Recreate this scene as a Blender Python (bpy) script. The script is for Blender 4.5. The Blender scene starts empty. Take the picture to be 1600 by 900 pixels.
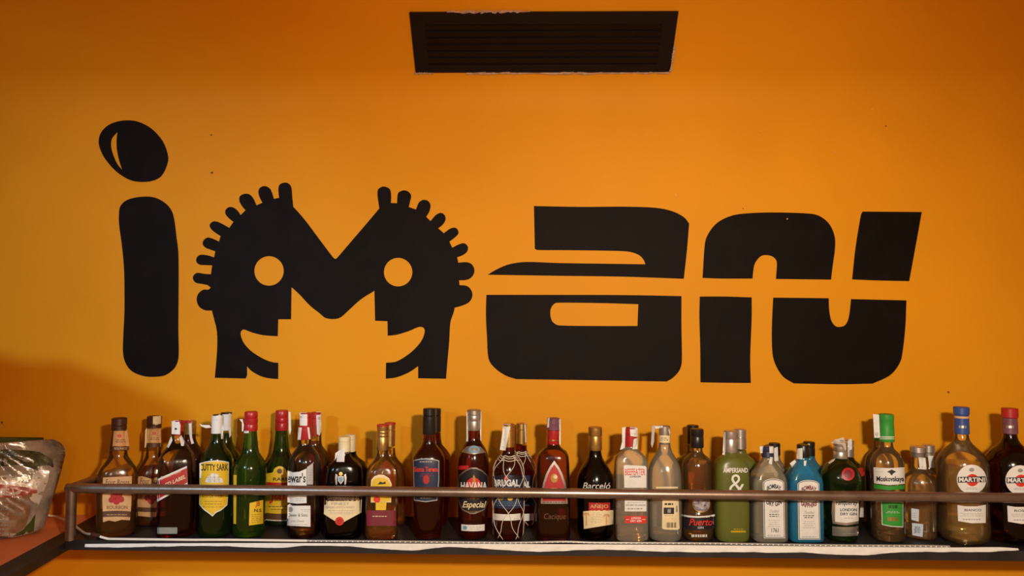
import bpy, bmesh, math, random
from mathutils import Vector, Matrix
from mathutils.bvhtree import BVHTree
from mathutils.geometry import tessellate_polygon

random.seed(7)
scene = bpy.context.scene
COL = scene.collection

# ------------------------------------------------------------------ camera
F = 26 / 36 * 1600                      # focal length in pixels of the 1600 x 900 frame
YAW, PITCH, ROLL = math.radians(1.2), math.radians(2.5), math.radians(.3)
CAM = Vector((0, -1.96, .516))          # wall is the plane y = 0, shelf top is z = 0
FWD = Vector((-math.sin(YAW) * math.cos(PITCH), math.cos(YAW) * math.cos(PITCH), math.sin(PITCH)))
_r = FWD.cross(Vector((0, 0, 1))).normalized()
_u = _r.cross(FWD)
RIGHT = _r * math.cos(ROLL) + _u * math.sin(ROLL)
UP = RIGHT.cross(FWD)
cd = bpy.data.cameras.new('camera')
cd.lens = 26; cd.sensor_width = 36; cd.clip_start = .02
co = bpy.data.objects.new('camera', cd); COL.objects.link(co)
co.matrix_world = Matrix((RIGHT, UP, -FWD)).transposed().to_4x4()
co.location = CAM
scene.camera = co

# ------------------------------------------------------------------ world, lights, exposure
scene.view_settings.view_transform = 'Standard'
scene.view_settings.look = 'None'
scene.view_settings.gamma = 1
scene.view_settings.exposure = 0
scene.view_settings.use_curve_mapping = False
w = bpy.data.worlds.new('room_light'); scene.world = w
w.use_nodes = True
w.node_tree.nodes['Background'].inputs[0].default_value = (1, .46, .16, 1)
w.node_tree.nodes['Background'].inputs[1].default_value = .29

def lamp(name, loc, target, power, color, size, angle, blend):
    l = bpy.data.lights.new(name, 'SPOT')
    l.energy = power; l.color = color; l.shadow_soft_size = size
    l.spot_size = math.radians(angle); l.spot_blend = blend
    o = bpy.data.objects.new(name, l); COL.objects.link(o)
    o.location = loc
    o.rotation_euler = (Vector(target) - Vector(loc)).to_track_quat('-Z', 'Y').to_euler()
    return o
lamp('bar_spot_lamp', (.32, -2.05, .74), (.30, 0, -.18), 90, (.86, 1, .86), .035, 98, .8)
lamp('side_spot_lamp', (-.35, -2.1, .62), (0, 0, .0), 9, (.95, 1, .92), .05, 110, 1)
lamp('cool_left_lamp', (-1.27, -2.0, .9), (-1.15, 0, .38), 62, (.46, .78, 1), .05, 62, .9)  # cool lamp out of view to the left
lamp('amber_fill_lamp', (.36, -2.12, .75), (.05, 0, .14), 64, (1, .39, .08), .04, 112, .75)  # unseen amber fill, added to warm the wall and its shadows

cy = scene.cycles
cy.max_bounces = 24; cy.transmission_bounces = 20; cy.transparent_max_bounces = 16
cy.glossy_bounces = 6; cy.diffuse_bounces = 4
cy.caustics_reflective = False; cy.caustics_refractive = True
cy.blur_glossy = 1.0; cy.sample_clamp_indirect = 8

# ------------------------------------------------------------------ pixel rays
def ray(px, py): return FWD + RIGHT * ((px - 800) / F) - UP * ((py - 450) / F)
def at_y(px, py, Y): d = ray(px, py); return CAM + d * ((Y - CAM.y) / d.y)
def at_z(px, py, Z): d = ray(px, py); return CAM + d * ((Z - CAM.z) / d.z)
def at_plane(px, py, P, n): d = ray(px, py); return CAM + d * ((P - CAM).dot(n) / d.dot(n))
def depth(P): return (P - CAM).dot(FWD)

# ------------------------------------------------------------------ materials
MATS = {}
def mat(name, col, rough=.5, metal=0., spec=.5, vary=.06, scale=60, bump=0., bscale=200, bdist=.001, coat=0., emit=None):
    if name in MATS: return MATS[name]
    m = bpy.data.materials.new(name); m.use_nodes = True
    nt = m.node_tree; p = nt.nodes['Principled BSDF']
    p.inputs['Roughness'].default_value = rough
    p.inputs['Metallic'].default_value = metal
    p.inputs['Specular IOR Level'].default_value = spec
    p.inputs['Coat Weight'].default_value = coat
    tc = nt.nodes.new('ShaderNodeTexCoord')
    nz = nt.nodes.new('ShaderNodeTexNoise'); nz.inputs['Scale'].default_value = scale; nz.inputs['Detail'].default_value = 4
    nt.links.new(tc.outputs['Object'], nz.inputs['Vector'])
    rp = nt.nodes.new('ShaderNodeValToRGB')
    rp.color_ramp.elements[0].position = .3; rp.color_ramp.elements[1].position = .7
    rp.color_ramp.elements[0].color = [c * (1 - vary) for c in col] + [1]
    rp.color_ramp.elements[1].color = [min(1, c * (1 + vary)) for c in col] + [1]
    nt.links.new(nz.outputs['Fac'], rp.inputs['Fac']); nt.links.new(rp.outputs['Color'], p.inputs['Base Color'])
    if bump:
        n2 = nt.nodes.new('ShaderNodeTexNoise'); n2.inputs['Scale'].default_value = bscale; n2.inputs['Detail'].default_value = 5
        nt.links.new(tc.outputs['Object'], n2.inputs['Vector'])
        b = nt.nodes.new('ShaderNodeBump'); b.inputs['Strength'].default_value = bump; b.inputs['Distance'].default_value = bdist
        nt.links.new(n2.outputs['Fac'], b.inputs['Height']); nt.links.new(b.outputs['Normal'], p.inputs['Normal'])
    if emit:
        p.inputs['Emission Color'].default_value = list(emit[0]) + [1]; p.inputs['Emission Strength'].default_value = emit[1]
    MATS[name] = m
    return m

def glass(name, col, ior=1.45, wave=.0, body=None, mix=.2, thin=False, edge=None, gloss=.15):
    """thin: bottle wall that lets light straight through, darker where the wall is seen edge on"""
    if name in MATS: return MATS[name]
    m = bpy.data.materials.new(name); m.use_nodes = True
    nt = m.node_tree; N = nt.nodes; L = nt.links
    N.remove(N['Principled BSDF'])
    nor = None
    if wave:
        tc = N.new('ShaderNodeTexCoord'); n2 = N.new('ShaderNodeTexNoise'); n2.inputs['Scale'].default_value = 45
        L.new(tc.outputs['Object'], n2.inputs['Vector'])
        bp = N.new('ShaderNodeBump'); bp.inputs['Strength'].default_value = wave; bp.inputs['Distance'].default_value = .002
        L.new(n2.outputs['Fac'], bp.inputs['Height']); nor = bp.outputs['Normal']
    if thin:
        g = N.new('ShaderNodeBsdfTransparent')
        lw = N.new('ShaderNodeLayerWeight'); lw.inputs['Blend'].default_value = .5
        rp = N.new('ShaderNodeValToRGB'); e = rp.color_ramp.elements
        e[0].position = .25; e[0].color = list(col) + [1]
        e[1].position = .95; e[1].color = list(edge or [c * c * .6 for c in col]) + [1]
        if nor: L.new(nor, lw.inputs['Normal'])
        L.new(lw.outputs['Facing'], rp.inputs['Fac']); L.new(rp.outputs['Color'], g.inputs['Color'])
    else:
        g = N.new('ShaderNodeBsdfGlass'); g.inputs['IOR'].default_value = ior; g.inputs['Roughness'].default_value = 0
        g.inputs['Color'].default_value = list(col) + [1]
        if nor: L.new(nor, g.inputs['Normal'])
    last = g
    if body:            # diffuse tint paints in glow and reflections inside the glass
        df = N.new('ShaderNodeBsdfDiffuse'); df.inputs['Color'].default_value = list(body) + [1]
        mx = N.new('ShaderNodeMixShader'); mx.inputs[0].default_value = mix
        L.new(g.outputs[0], mx.inputs[1]); L.new(df.outputs[0], mx.inputs[2]); last = mx
    if gloss:
        gl = N.new('ShaderNodeBsdfGlossy'); gl.inputs['Roughness'].default_value = gloss
        fr = N.new('ShaderNodeFresnel'); fr.inputs['IOR'].default_value = 1.5
        if nor: L.new(nor, gl.inputs['Normal'])
        mx = N.new('ShaderNodeMixShader'); L.new(fr.outputs[0], mx.inputs[0])
        L.new(last.outputs[0], mx.inputs[1]); L.new(gl.outputs[0], mx.inputs[2]); last = mx
    L.new(last.outputs[0], N['Material Output'].inputs['Surface'])
    MATS[name] = m
    return m

M_wall = mat('orange_wall_paint', (.70, .290, .009), .55, spec=.12, vary=.05, scale=3.0, bump=.35, bscale=38, bdist=.002)
M_black = mat('black_wall_paint', (.006, .0032, .0028), .6, spec=.09, vary=.25, scale=14, bump=.3, bscale=60, bdist=.001)
M_vent = mat('black_vent_paint', (.006, .0028, .0022), .45, spec=.3, vary=.3, scale=20)
M_plaster = mat('bare_plaster', (.45, .30, .24), .9, vary=.3, scale=120, bump=.6, bscale=300)
M_steel = mat('brown_steel', (.30, .23, .20), .34, metal=.85, vary=.25, scale=22, bump=.15, bscale=150)
M_shelf = mat('dark_shelf_steel', (.020, .018, .021), .5, metal=.25, vary=.25, scale=20)
M_counter = mat('orange_counter_paint', (.78, .25, .10), .5, vary=.08, scale=14)
M_white = mat('white_paper', (.70, .70, .72), .6, vary=.05)
M_wplastic = mat('white_cable_plastic', (.72, .68, .64), .4, vary=.05)
M_cream = mat('cream_paper', (.74, .62, .40), .6, vary=.07)
M_tan = mat('tan_paper', (.62, .36, .17), .6, vary=.1)
M_ink = mat('black_ink', (.015, .012, .012), .5)
M_grey = mat('grey_ink', (.28, .27, .28), .6)
M_red = mat('red_paper', (.42, .018, .02), .45, vary=.1)
M_bred = mat('bright_red_print', (.62, .03, .02), .45, vary=.08)
M_maroon = mat('maroon_paper', (.17, .012, .03), .5, vary=.1)
M_navy = mat('navy_paper', (.018, .028, .07), .4, vary=.15)
M_black_label = mat('black_label_paper', (.014, .012, .018), .4, vary=.2)
M_brown = mat('brown_print', (.10, .04, .02), .5, vary=.15)
M_yellow = mat('yellow_paper', (.72, .46, .02), .5, vary=.08)
M_gold = mat('gold_foil', (.55, .33, .10), .35, metal=.85, vary=.15, scale=90)
M_silver = mat('silver_foil', (.62, .60, .60), .32, metal=.85, vary=.1, scale=90)
M_greyfoil = mat('grey_foil', (.40, .36, .33), .4, metal=.8, vary=.15)
M_blue = mat('blue_foil', (.03, .07, .28), .35, vary=.15)
M_sky = mat('light_blue_print', (.15, .33, .55), .45)
M_green = mat('green_print', (.03, .28, .04), .4, vary=.1)
M_redcap = mat('red_cap_foil', (.38, .015, .02), .35, vary=.12)
M_browncap = mat('brown_cap', (.055, .018, .010), .45, vary=.15)
M_blackcap = mat('black_cap', (.010, .009, .010), .35, vary=.2)
M_purple = mat('purple_foil', (.16, .06, .10), .35, vary=.2)
M_string = mat('white_string', (.66, .60, .52), .8)
M_dotled = mat('led_chip', (.85, .85, .82), .4)
M_rope = mat('grey_led_sleeve', (.30, .29, .30), .3, vary=.2, scale=150)
M_lgreen = mat('green_frosted_glass', (.105, .118, .022), .34, spec=.5, vary=.06, scale=300)

G_clear = glass('clear_glass', (.98, .96, .93), wave=.35, thin=True, edge=(.50, .38, .25), body=(.80, .46, .16), mix=.055)  # orange body tint stands in for lit wall glowing through
G_plain = glass('plain_clear_glass', (.96, .92, .87), wave=.35, thin=True, edge=(.42, .30, .20))
G_cool = glass('pale_grey_glass', (.95, .95, .92), wave=.35, thin=True, edge=(.42, .41, .34), body=(.75, .72, .60), mix=.17)  # grey body tint stands in for reflections and pale label backs
G_amber = glass('warm_clear_glass', (.96, .88, .72), wave=.3, thin=True, edge=(.50, .28, .11), body=(.60, .28, .05), mix=.05)
G_brown = glass('brown_glass', (.62, .32, .14), wave=.3, thin=True, edge=(.26, .09, .03), body=(.20, .07, .02), mix=.05)
G_black = glass('black_brown_glass', (.16, .06, .035), 1.4, wave=.15)
G_green = glass('green_glass', (.38, .72, .08), 1.42, wave=.2, body=(.03, .085, .01), mix=.16)
G_dgreen = glass('deep_green_glass', (.24, .46, .07), 1.42, wave=.2, body=(.02, .05, .01), mix=.14)
G_blue = glass('blue_glass', (.35, .75, .97), wave=.2, thin=True, edge=(.03, .18, .48), body=(.04, .34, .62), mix=.34)
L_amber = glass('amber_spirit', (.90, .55, .20), thin=True, edge=(.75, .32, .08), gloss=.1, body=(.5, .16, .02), mix=.06)
L_dark = glass('dark_spirit', (.60, .20, .06), thin=True, edge=(.42, .11, .03), gloss=0, body=(.16, .04, .012), mix=.04)
L_rum = glass('red_brown_rum', (.50, .13, .04), 1.38, wave=.1, body=(.14, .018, .008), mix=.08)
L_clear = glass('clear_spirit', (.97, .95, .88), thin=True, edge=(.75, .66, .46), wave=.3, gloss=.1)
L_pale = glass('pale_yellow_wine', (.94, .90, .66), thin=True, edge=(.65, .60, .32), body=(.8, .50, .16), mix=.12, gloss=.1)  # body tint paints the orange glow in the wine
L_pink = glass('pink_gold_spirit', (.94, .70, .42), thin=True, edge=(.75, .42, .18), wave=.3, gloss=.1)

# ------------------------------------------------------------------ object helpers
def link(name, me, m, parent=None, smooth=True, sharp=40):
    if m: me.materials.append(m)
    if smooth:
        for p in me.polygons: p.use_smooth = True
        if sharp: me.set_sharp_from_angle(angle=math.radians(sharp))
    o = bpy.data.objects.new(name, me); COL.objects.link(o)
    if parent: o.parent = parent
    return o
def mesh(verts, faces, origin=Vector()):
    me = bpy.data.meshes.new('m')
    me.from_pydata([tuple(Vector(v) - origin) for v in verts], [], faces)
    me.validate(); me.update()
    return me
def tag(o, label, cat, group=None, kind=None):
    o['label'] = label
    if cat: o['category'] = cat
    if group: o['group'] = group
    if kind: o['kind'] = kind
    return o
def empty(name, loc):
    o = bpy.data.objects.new(name, None); o.empty_display_size = .02
    COL.objects.link(o); o.location = loc
    return o
class MB:
    def __init__(s): s.v = []; s.f = []
    def add(s, vs, fs):
        k = len(s.v); s.v += [Vector(v) for v in vs]; s.f += [[i + k for i in f] for f in fs]
    def box(s, a, b):
        (x0, y0, z0), (x1, y1, z1) = a, b
        s.add([(x0,y0,z0),(x1,y0,z0),(x1,y1,z0),(x0,y1,z0),(x0,y0,z1),(x1,y0,z1),(x1,y1,z1),(x0,y1,z1)],
              [(0,3,2,1),(4,5,6,7),(0,1,5,4),(1,2,6,5),(2,3,7,6),(3,0,4,7)])
    def tube(s, pts, r, n=10, caps=True):
        pts = [Vector(p) for p in pts]; rings = []; prev = None
        for i, p in enumerate(pts):
            t = (pts[min(i+1, len(pts)-1)] - pts[max(i-1, 0)]).normalized()
            a = Vector((0,0,1)) if abs(t.z) < .9 else Vector((0,1,0))
            if prev is not None: a = prev
            x = (a - t * a.dot(t)).normalized(); y = t.cross(x); prev = x
            rr = r[i] if isinstance(r, (list, tuple)) else r
            rings.append([p + (x * math.cos(2*math.pi*k/n) + y * math.sin(2*math.pi*k/n)) * rr for k in range(n)])
        k0 = len(s.v)
        for R in rings: s.v += R
        for i in range(len(rings)-1):
            for k in range(n):
                a = k0 + i*n + k; b = k0 + i*n + (k+1) % n
                s.f.append([a, b, b+n, a+n])
        if caps:
            s.f.append([k0 + k for k in range(n)][::-1]); s.f.append([k0 + (len(rings)-1)*n + k for k in range(n)])
    def build(s, name, m, parent=None, smooth=False, sharp=40):
        o = link(name, mesh(s.v, s.f, Vector(parent.matrix_world.translation) if parent else Vector()), m, parent, smooth, sharp)
        return o
def origin_of(o):
    v = Vector(o.location)
    while o.parent: o = o.parent; v = v + Vector(o.location)
    return v

def crom(pts, closed=True, sub=4):
    """smooth outline; a third value marks a corner"""
    P = [Vector((p[0], p[1])) for p in pts]; C = [len(p) > 2 for p in pts]; n = len(P); out = []
    for i in range(n if closed else n - 1):
        p1, p2 = P[i], P[(i+1) % n]
        p0 = P[i-1] if (closed or i > 0) else p1
        p3 = P[(i+2) % n] if (closed or i + 2 < n) else p2
        t1 = (p2 - p1) if C[i] else (p2 - p0) * .5
        t2 = (p2 - p1) if C[(i+1) % n] else (p3 - p1) * .5
        L = (p2 - p1).length
        if t1.length > L * 1.2: t1 = t1.normalized() * L * 1.2
        if t2.length > L * 1.2: t2 = t2.normalized() * L * 1.2
        ns = 1 if (C[i] and C[(i+1) % n]) else sub
        for k in range(ns):
            t = k / ns
            out.append(p1*(2*t**3-3*t*t+1) + t1*(t**3-2*t*t+t) + p2*(-2*t**3+3*t*t) + t2*(t**3-t*t))
    if not closed: out.append(P[-1])
    return out

# ------------------------------------------------------------------ the wall with its sloping soffit
ZB = 1.065
prof = [(-0.0, -1.2), (0, 0), (0, .6), (0, ZB)]
R_ = .16
for k in range(1, 8):       # rounded bend into the 45 degree soffit
    a = math.radians(45) * k / 8
    prof.append((-(R_ - R_ * math.cos(a)), ZB + R_ * math.sin(a)))
y45, z45 = -(R_ - R_ * math.cos(math.radians(45))), ZB + R_ * math.sin(math.radians(45))
prof += [(y45, z45), (y45 - .6, z45 + .6)]
X0, X1 = -2.6, 2.4
NX = 12
vs, fs = [], []
for (y, z) in prof:
    for i in range(NX + 1): vs.append((X0 + (X1 - X0) * i / NX, y, z))
for j in range(len(prof) - 1):
    for i in range(NX):
        a = j * (NX + 1) + i; fs.append([a, a + 1, a + NX + 2, a + NX + 1])
wall = link('wall_back', mesh(vs, fs), M_wall, None, True, 0)
tag(wall, 'orange painted wall with sloping soffit above the bottle shelf', 'wall', kind='structure')

def chip(px, py, r, m, name='paint_chip'):
    c = at_y(px, py, -.0005); n = 9
    v = [c + Vector((math.cos(6.283*k/n) * r * random.uniform(.6, 1.2), 0, math.sin(6.283*k/n) * r * random.uniform(.6, 1.2))) for k in range(n)]
    v2 = [p + Vector((0, -.0008, 0)) for p in v]
    f = [list(range(n, 2*n))] + [[k, (k+1) % n, n + (k+1) % n, n + k] for k in range(n)]
    link(name, mesh(v + v2, f), m, wall, False)
M_chipblue = mat('blue_grey_chip', (.18, .19, .28), .7)
M_chipdark = mat('dark_chip', (.16, .06, .01), .8)
M_chiplight = mat('light_chip', (.75, .36, .06), .7)
chip(499, 164, .006, M_chipblue)
for (x, y, r, m) in ((331, 270, .004, M_chipdark), (330, 211, .0025, M_chipdark), (562, 142, .0025, M_chipdark), (576, 86+60, .002, M_chipdark),
                     (1363, 171, .003, M_chiplight), (1384, 197, .002, M_chipdark), (1161, 326, .002, M_chipdark), (1188, 205, .002, M_chiplight),
                     (1056, 305, .003, M_chiplight), (1482, 613, .003, M_chipdark), (3, 660, .003, M_chipdark), (285, 208, .002, M_chiplight),
                     (327, 252, .002, M_chiplight), (1230, 342, .002, M_chiplight), (1303, 238, .002, M_chiplight)):
    chip(x, y, r, m)

# ------------------------------------------------------------------ painted lettering on the wall
def plate(name, outer, holes, tf, parent, y_front=-.0012):
    ox, oy, s = tf
    def wpt(p): q = at_y(ox + p.x / s, oy + p.y / s, 0); return Vector((q.x, 0, q.z))
    loops = [[wpt(p) for p in crom(outer)]] + [[wpt(p) for p in crom(h)] for h in holes]
    flat = [p for L in loops for p in L]
    tris = tessellate_polygon([[Vector((p.x, p.z, 0)) for p in L] for L in loops])
    n = len(flat)
    v = [Vector((p.x, y_front, p.z)) for p in flat] + [Vector((p.x, -.0001, p.z)) for p in flat]
    f = []
    for t in tris:
        a, b, c = (flat[i] for i in t)
        cr = (b.x - a.x) * (c.z - a.z) - (b.z - a.z) * (c.x - a.x)
        f.append(list(t) if cr > 0 else list(t)[::-1])
    k = 0
    for L in loops:
        m = len(L)
        for i in range(m): f.append([k + i, k + (i+1) % m, n + k + (i+1) % m, n + k + i])
        k += m
    return link(name, mesh(v, f, origin_of(parent)), M_black, parent, False)

mural = empty('painted_wall_lettering', at_y(800, 595, 0))
bpy.context.view_layer.update()
tag(mural, 'large black painted bar name with two gear-haired faces on orange wall', 'mural')
T5 = (140, 170, 2.047); T6 = (280, 270, 2.648); T7 = (740, 310, 3.0); T8 = (1080, 310, 3.0)
C = 1
plate('letter_i_dot', [(125,37),(160,43),(200,65),(235,105),(251,150),(248,180),(230,215),(200,231),(160,234),(125,226),(85,200),(50,160),(33,125),(30,100),(38,75),(60,53),(90,41)],
      [[(90,74,C),(72,95),(69,120),(75,145),(88,175),(105,196,C),(95,165),(88,130),(87,100)]], T5, mural)
plate('letter_i_stem', [(95,330),(100,310),(120,292),(160,282),(205,283),(240,300),(262,325),(272,360),(278,410),(284,460),(285,560),(284,700),(285,790),(275,825),(250,848),(225,856),(180,856),(140,842),(118,818),(108,785),(108,735),(112,650),(112,560),(110,500),(103,430),(95,370)], [], T5, mural)
def circ(x, y, r, n=14): return [(x + r * math.cos(6.2832*k/n), y + r * math.sin(6.2832*k/n)) for k in range(n)]
plate('letter_m_faces', [(472,140,C),(468,100),(464,60),(450,43),(430,42),(414,52),(411,75),(414,104,C),(392,108,C),
 (385,85),(375,65),(355,55),(335,62),(328,80),(335,105),(345,124,C),(320,135,C),
 (308,108),(292,90),(272,87),(252,97),(250,118),(262,140),(275,155,C),(255,175,C),
 (240,155),(222,143),(205,143),(192,155),(193,172),(208,190),(225,203,C),(208,228,C),
 (185,215),(160,203),(140,202),(127,215),(132,232),(150,248),(172,262,C),(165,285,C),
 (145,275),(120,268),(103,278),(98,295),(110,310),(130,318),(150,325,C),(145,350,C),
 (120,342),(90,339),(74,350),(72,368),(85,380),(110,382),(137,383,C),(132,420,C),
 (105,418),(75,414),(60,425),(58,440),(70,455),(95,460),(118,465),(131,475,C),
 (122,483),(100,484),(80,500),(73,525),(82,552),(105,568),(136,570,C),
 (145,605),(157,660),(157,740),(148,848,C),(275,851,C),(281,838,C),(281,800,C),(300,820),(340,842),(380,851),(410,853,C),(410,786,C),
 (380,782),(340,765),(295,735),(265,700),(254,665),(262,650),(275,650),(300,660),(350,672),(408,676,C),(410,606,C),(463,606,C),(465,473,C),
 (500,505),(540,548),(580,580),(610,602),(660,602),(700,570),(750,525),(808,488,C),(811,612,C),(862,614,C),(863,674,C),
 (900,670),(950,655),(985,640),(1005,638),(1016,650),(1010,680),(990,712),(950,750),(900,780),(856,786,C),(855,852,C),(900,846),(950,826),(989,800,C),(989,850,C),(1104,852,C),
 (1110,780),(1117,700),(1122,620),(1135,580),(1140,558,C),(1170,550),(1200,535),(1213,510),(1208,485),(1190,468),(1160,465,C),(1158,445,C),
 (1190,443),(1212,430),(1222,405),(1212,380),(1190,370),(1155,372,C),(1150,350,C),(1175,340),(1192,325),(1194,305),(1180,292),(1160,295),(1130,310,C),(1118,285,C),
 (1140,268),(1155,252),(1152,235),(1140,227),(1120,232),(1095,250,C),(1072,230,C),(1090,215),(1102,195),(1098,175),(1082,166),(1062,175),(1040,200,C),(1022,182,C),
 (1035,160),(1040,135),(1030,117),(1010,112),(993,122),(985,138),(980,152,C),(950,142,C),(955,120),(960,95),(948,78),(928,73),(908,82),(903,100),(902,126,C),(876,125,C),
 (877,100),(874,72),(860,60),(840,58),(823,70),(821,95),(825,125),(828,148,C),(780,205),(720,275),(660,345),(648,356),(637,350),(580,275),(520,195)],
 [circ(372, 406, 61), circ(906, 411, 59)], T6, mural)
plate('letter_a_top', [(283,36,C),(500,40),(700,39),(850,44),(930,60),(985,88),(1010,118,C),(1000,240),(985,377,C),(700,367),(400,363),(66,358,C),(110,332),(170,308),(250,298),(400,303),(600,306),(805,309,C),(795,285),(770,263),(720,249),(600,245),(440,243),(300,242),(287,236,C)], [], T7, mural)
plate('letter_a_bowl', [(60,452,C),(300,452),(700,453),(974,458,C),(974,600),(976,760),(965,805),(935,840),(905,858,C),(600,853),(200,847,C),(150,830),(100,795),(70,750),(63,650),(58,550)],
      [[(375,497),(395,489),(600,491),(772,496,C),(768,598,C),(600,598),(400,595),(372,580),(361,555),(361,520)]], T7, mural)
plate('letter_n_arch', [(53,373,C),(63,220),(75,175),(110,125),(160,92),(230,73),(380,66),(560,72),(610,88),(650,125),(672,180),(673,240),(662,320),(655,381,C),(500,379),(397,378,C),(401,300),(385,275),(355,266),(325,272),(298,305),(290,345),(287,376,C),(150,376)], [], T8, mural)
plate('letter_n_leg', [(40,460,C),(160,460),(283,464,C),(283,560),(276,750),(279,865,C),(150,864),(43,862,C),(42,700),(38,560)], [], T8, mural)
plate('letter_n_bowl', [(384,465,C),(644,468,C),(646,520),(655,570),(675,598),(700,602),(725,590),(740,550),(749,472,C),(1008,478,C),(1003,600),(990,720),(975,775),(930,830),(850,868,C),(700,871),(480,867,C),(430,835),(395,780),(380,720),(378,600)], [], T8, mural)
plate('letter_n_stem', [(803,62,C),(1080,64,C),(1050,230),(1021,388,C),(880,385),(754,380,C),(770,230),(795,80)], [], T8, mural)

# ------------------------------------------------------------------ ventilation grille in the soffit
N45 = Vector((0, -1, -1)).normalized()              # soffit normal, facing the room
P45 = Vector((0, y45, z45))
vc = [at_plane(x, y, P45, N45) for x, y in ((638, 19), (1059, 16), (1047, 111), (652, 112))]
cen = sum(vc, Vector()) / 4
EX = Vector((1, 0, 0)); EV = Vector((0, -1, 1)).normalized()      # across, up the slope
hw = ((vc[1] - vc[0]).x + (vc[2] - vc[3]).x) / 4
hh = ((vc[0] - vc[3]).dot(EV) + (vc[1] - vc[2]).dot(EV)) / 4
vent = empty('ventilation_grille', cen)
bpy.context.view_layer.update()
tag(vent, 'black louvred ventilation grille set in the sloping orange soffit', 'vent')
def vbox(u0, u1, v0, v1, n0, n1, name, m, tilt=0, par=vent):
    pts = []
    vm = (v0 + v1) / 2
    for n in (n0, n1):
        for (u, v) in ((u0, v0), (u1, v0), (u1, v1), (u0, v1)):
            dv, dn = v - vm, n
            if tilt: dv, dn = dv * math.cos(tilt) - dn * math.sin(tilt), dv * math.sin(tilt) + dn * math.cos(tilt)
            pts.append(EX * u + EV * (vm + dv) + N45 * dn)
    me = mesh(pts, [(0,1,2,3),(4,7,6,5),(0,4,5,1),(1,5,6,2),(2,6,7,3),(3,7,4,0)])
    bm = bmesh.new(); bm.from_mesh(me); bmesh.ops.recalc_face_normals(bm, faces=bm.faces); bm.to_mesh(me); bm.free()
    return link(name, me, m, par, False)
vbox(-hw, hw, -hh, hh, .0005, .002, 'back_plate', mat('vent_cavity', (.004, .003, .003), .8))
FW = .036
for (a, b, c, d) in ((-hw, hw, hh - FW * .85, hh), (-hw, hw, -hh, -hh + FW * .62), (-hw, -hw + FW, -hh + FW*.62, hh - FW*.85), (hw - FW, hw, -hh + FW*.62, hh - FW*.85)):
    vbox(a, b, c, d, .001, .0065, 'frame_bar', M_vent)
ns = 6
lo, hi = -hh + FW * .62, hh - FW * .85
for k in range(ns):
    v = lo + (hi - lo) * (k + .5) / ns
    vbox(-hw + FW, hw - FW, v - .0085, v + .0085, .0048, .0062, 'louvre_slat', M_vent, tilt=.22)
for k, (u0, u1, v0, v1) in enumerate(((-hw * .6, hw * .995, -hh - .004, -hh + .001), (hw - .001, hw + .005, -hh, -hh * .1), (-hw * .72, -hw * .1, hh - .001, hh + .004), (-hw - .004, -hw * .86, -hh - .004, -hh + .001))):
    v_, f_ = [], []
    n = 26
    hor = (u1 - u0) > (v1 - v0)
    for i in range(n + 1):
        t = i / n
        for e in (0, 1):
            j = random.uniform(-.0018, .0018)
            u = (u0 + (u1 - u0) * t) if hor else (u0, u1)[e] + j
            v = ((v0, v1)[e] + j) if hor else v0 + (v1 - v0) * t
            v_.append(EX * u + EV * v + N45 * random.uniform(.004, .009))
    for i in range(n): f_.append([2*i, 2*i+1, 2*i+3, 2*i+2])
    link('plaster_edge', mesh(v_, f_), M_plaster, vent, True, 0)

# ------------------------------------------------------------------ shelf, rail, side counter
SY = -.243                                   # front edge of the shelf
sx0 = at_y(102, 858, SY).x
shelf = empty('bottle_shelf', (sx0 + 1.2, SY / 2, -.02)); bpy.context.view_layer.update()
tag(shelf, 'long dark steel bottle shelf fixed along the orange wall', 'shelf')
def wbuild(mb, name, m, parent, smooth=False, sharp=40):
    return link(name, mesh(mb.v, mb.f, origin_of(parent)), m, parent, smooth, sharp)
b = MB(); b.box((sx0, SY + .004, -.006), (1.55, -.001, 0)); wbuild(b, 'shelf_top', M_shelf, shelf)
b = MB(); b.box((sx0, SY, -.021), (1.55, SY + .004, .0015)); wbuild(b, 'front_angle', M_shelf, shelf)
# guard rail
RZ, RY, RR = .1205, SY + .0005, .0112
rx0 = at_y(112, 764, RY).x
rail = empty('guard_rail', (rx0, RY, .0016)); bpy.context.view_layer.update()
tag(rail, 'brown steel guard rail running in front of the bottles', 'rail')
b = MB(); b.tube([(rx0 - RR, RY, RZ), (rx0 + .3, RY, RZ), (.5, RY, RZ), (1.55, RY, RZ)], RR, 20); wbuild(b, 'top_bar', M_steel, rail, True)
b = MB(); b.tube([(rx0, RY, .0016), (rx0, RY, RZ + RR * .3)], RR, 20); wbuild(b, 'corner_post', M_steel, rail, True)
b = MB(); b.tube([(1.53, RY, .0016), (1.53, RY, RZ)], RR, 20); wbuild(b, 'end_post', M_steel, rail, True)
b = MB(); b.tube([(rx0, RY + RR, RZ), (rx0, -.0015, RZ)], RR, 20); wbuild(b, 'return_bar', M_steel, rail, True)
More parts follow.
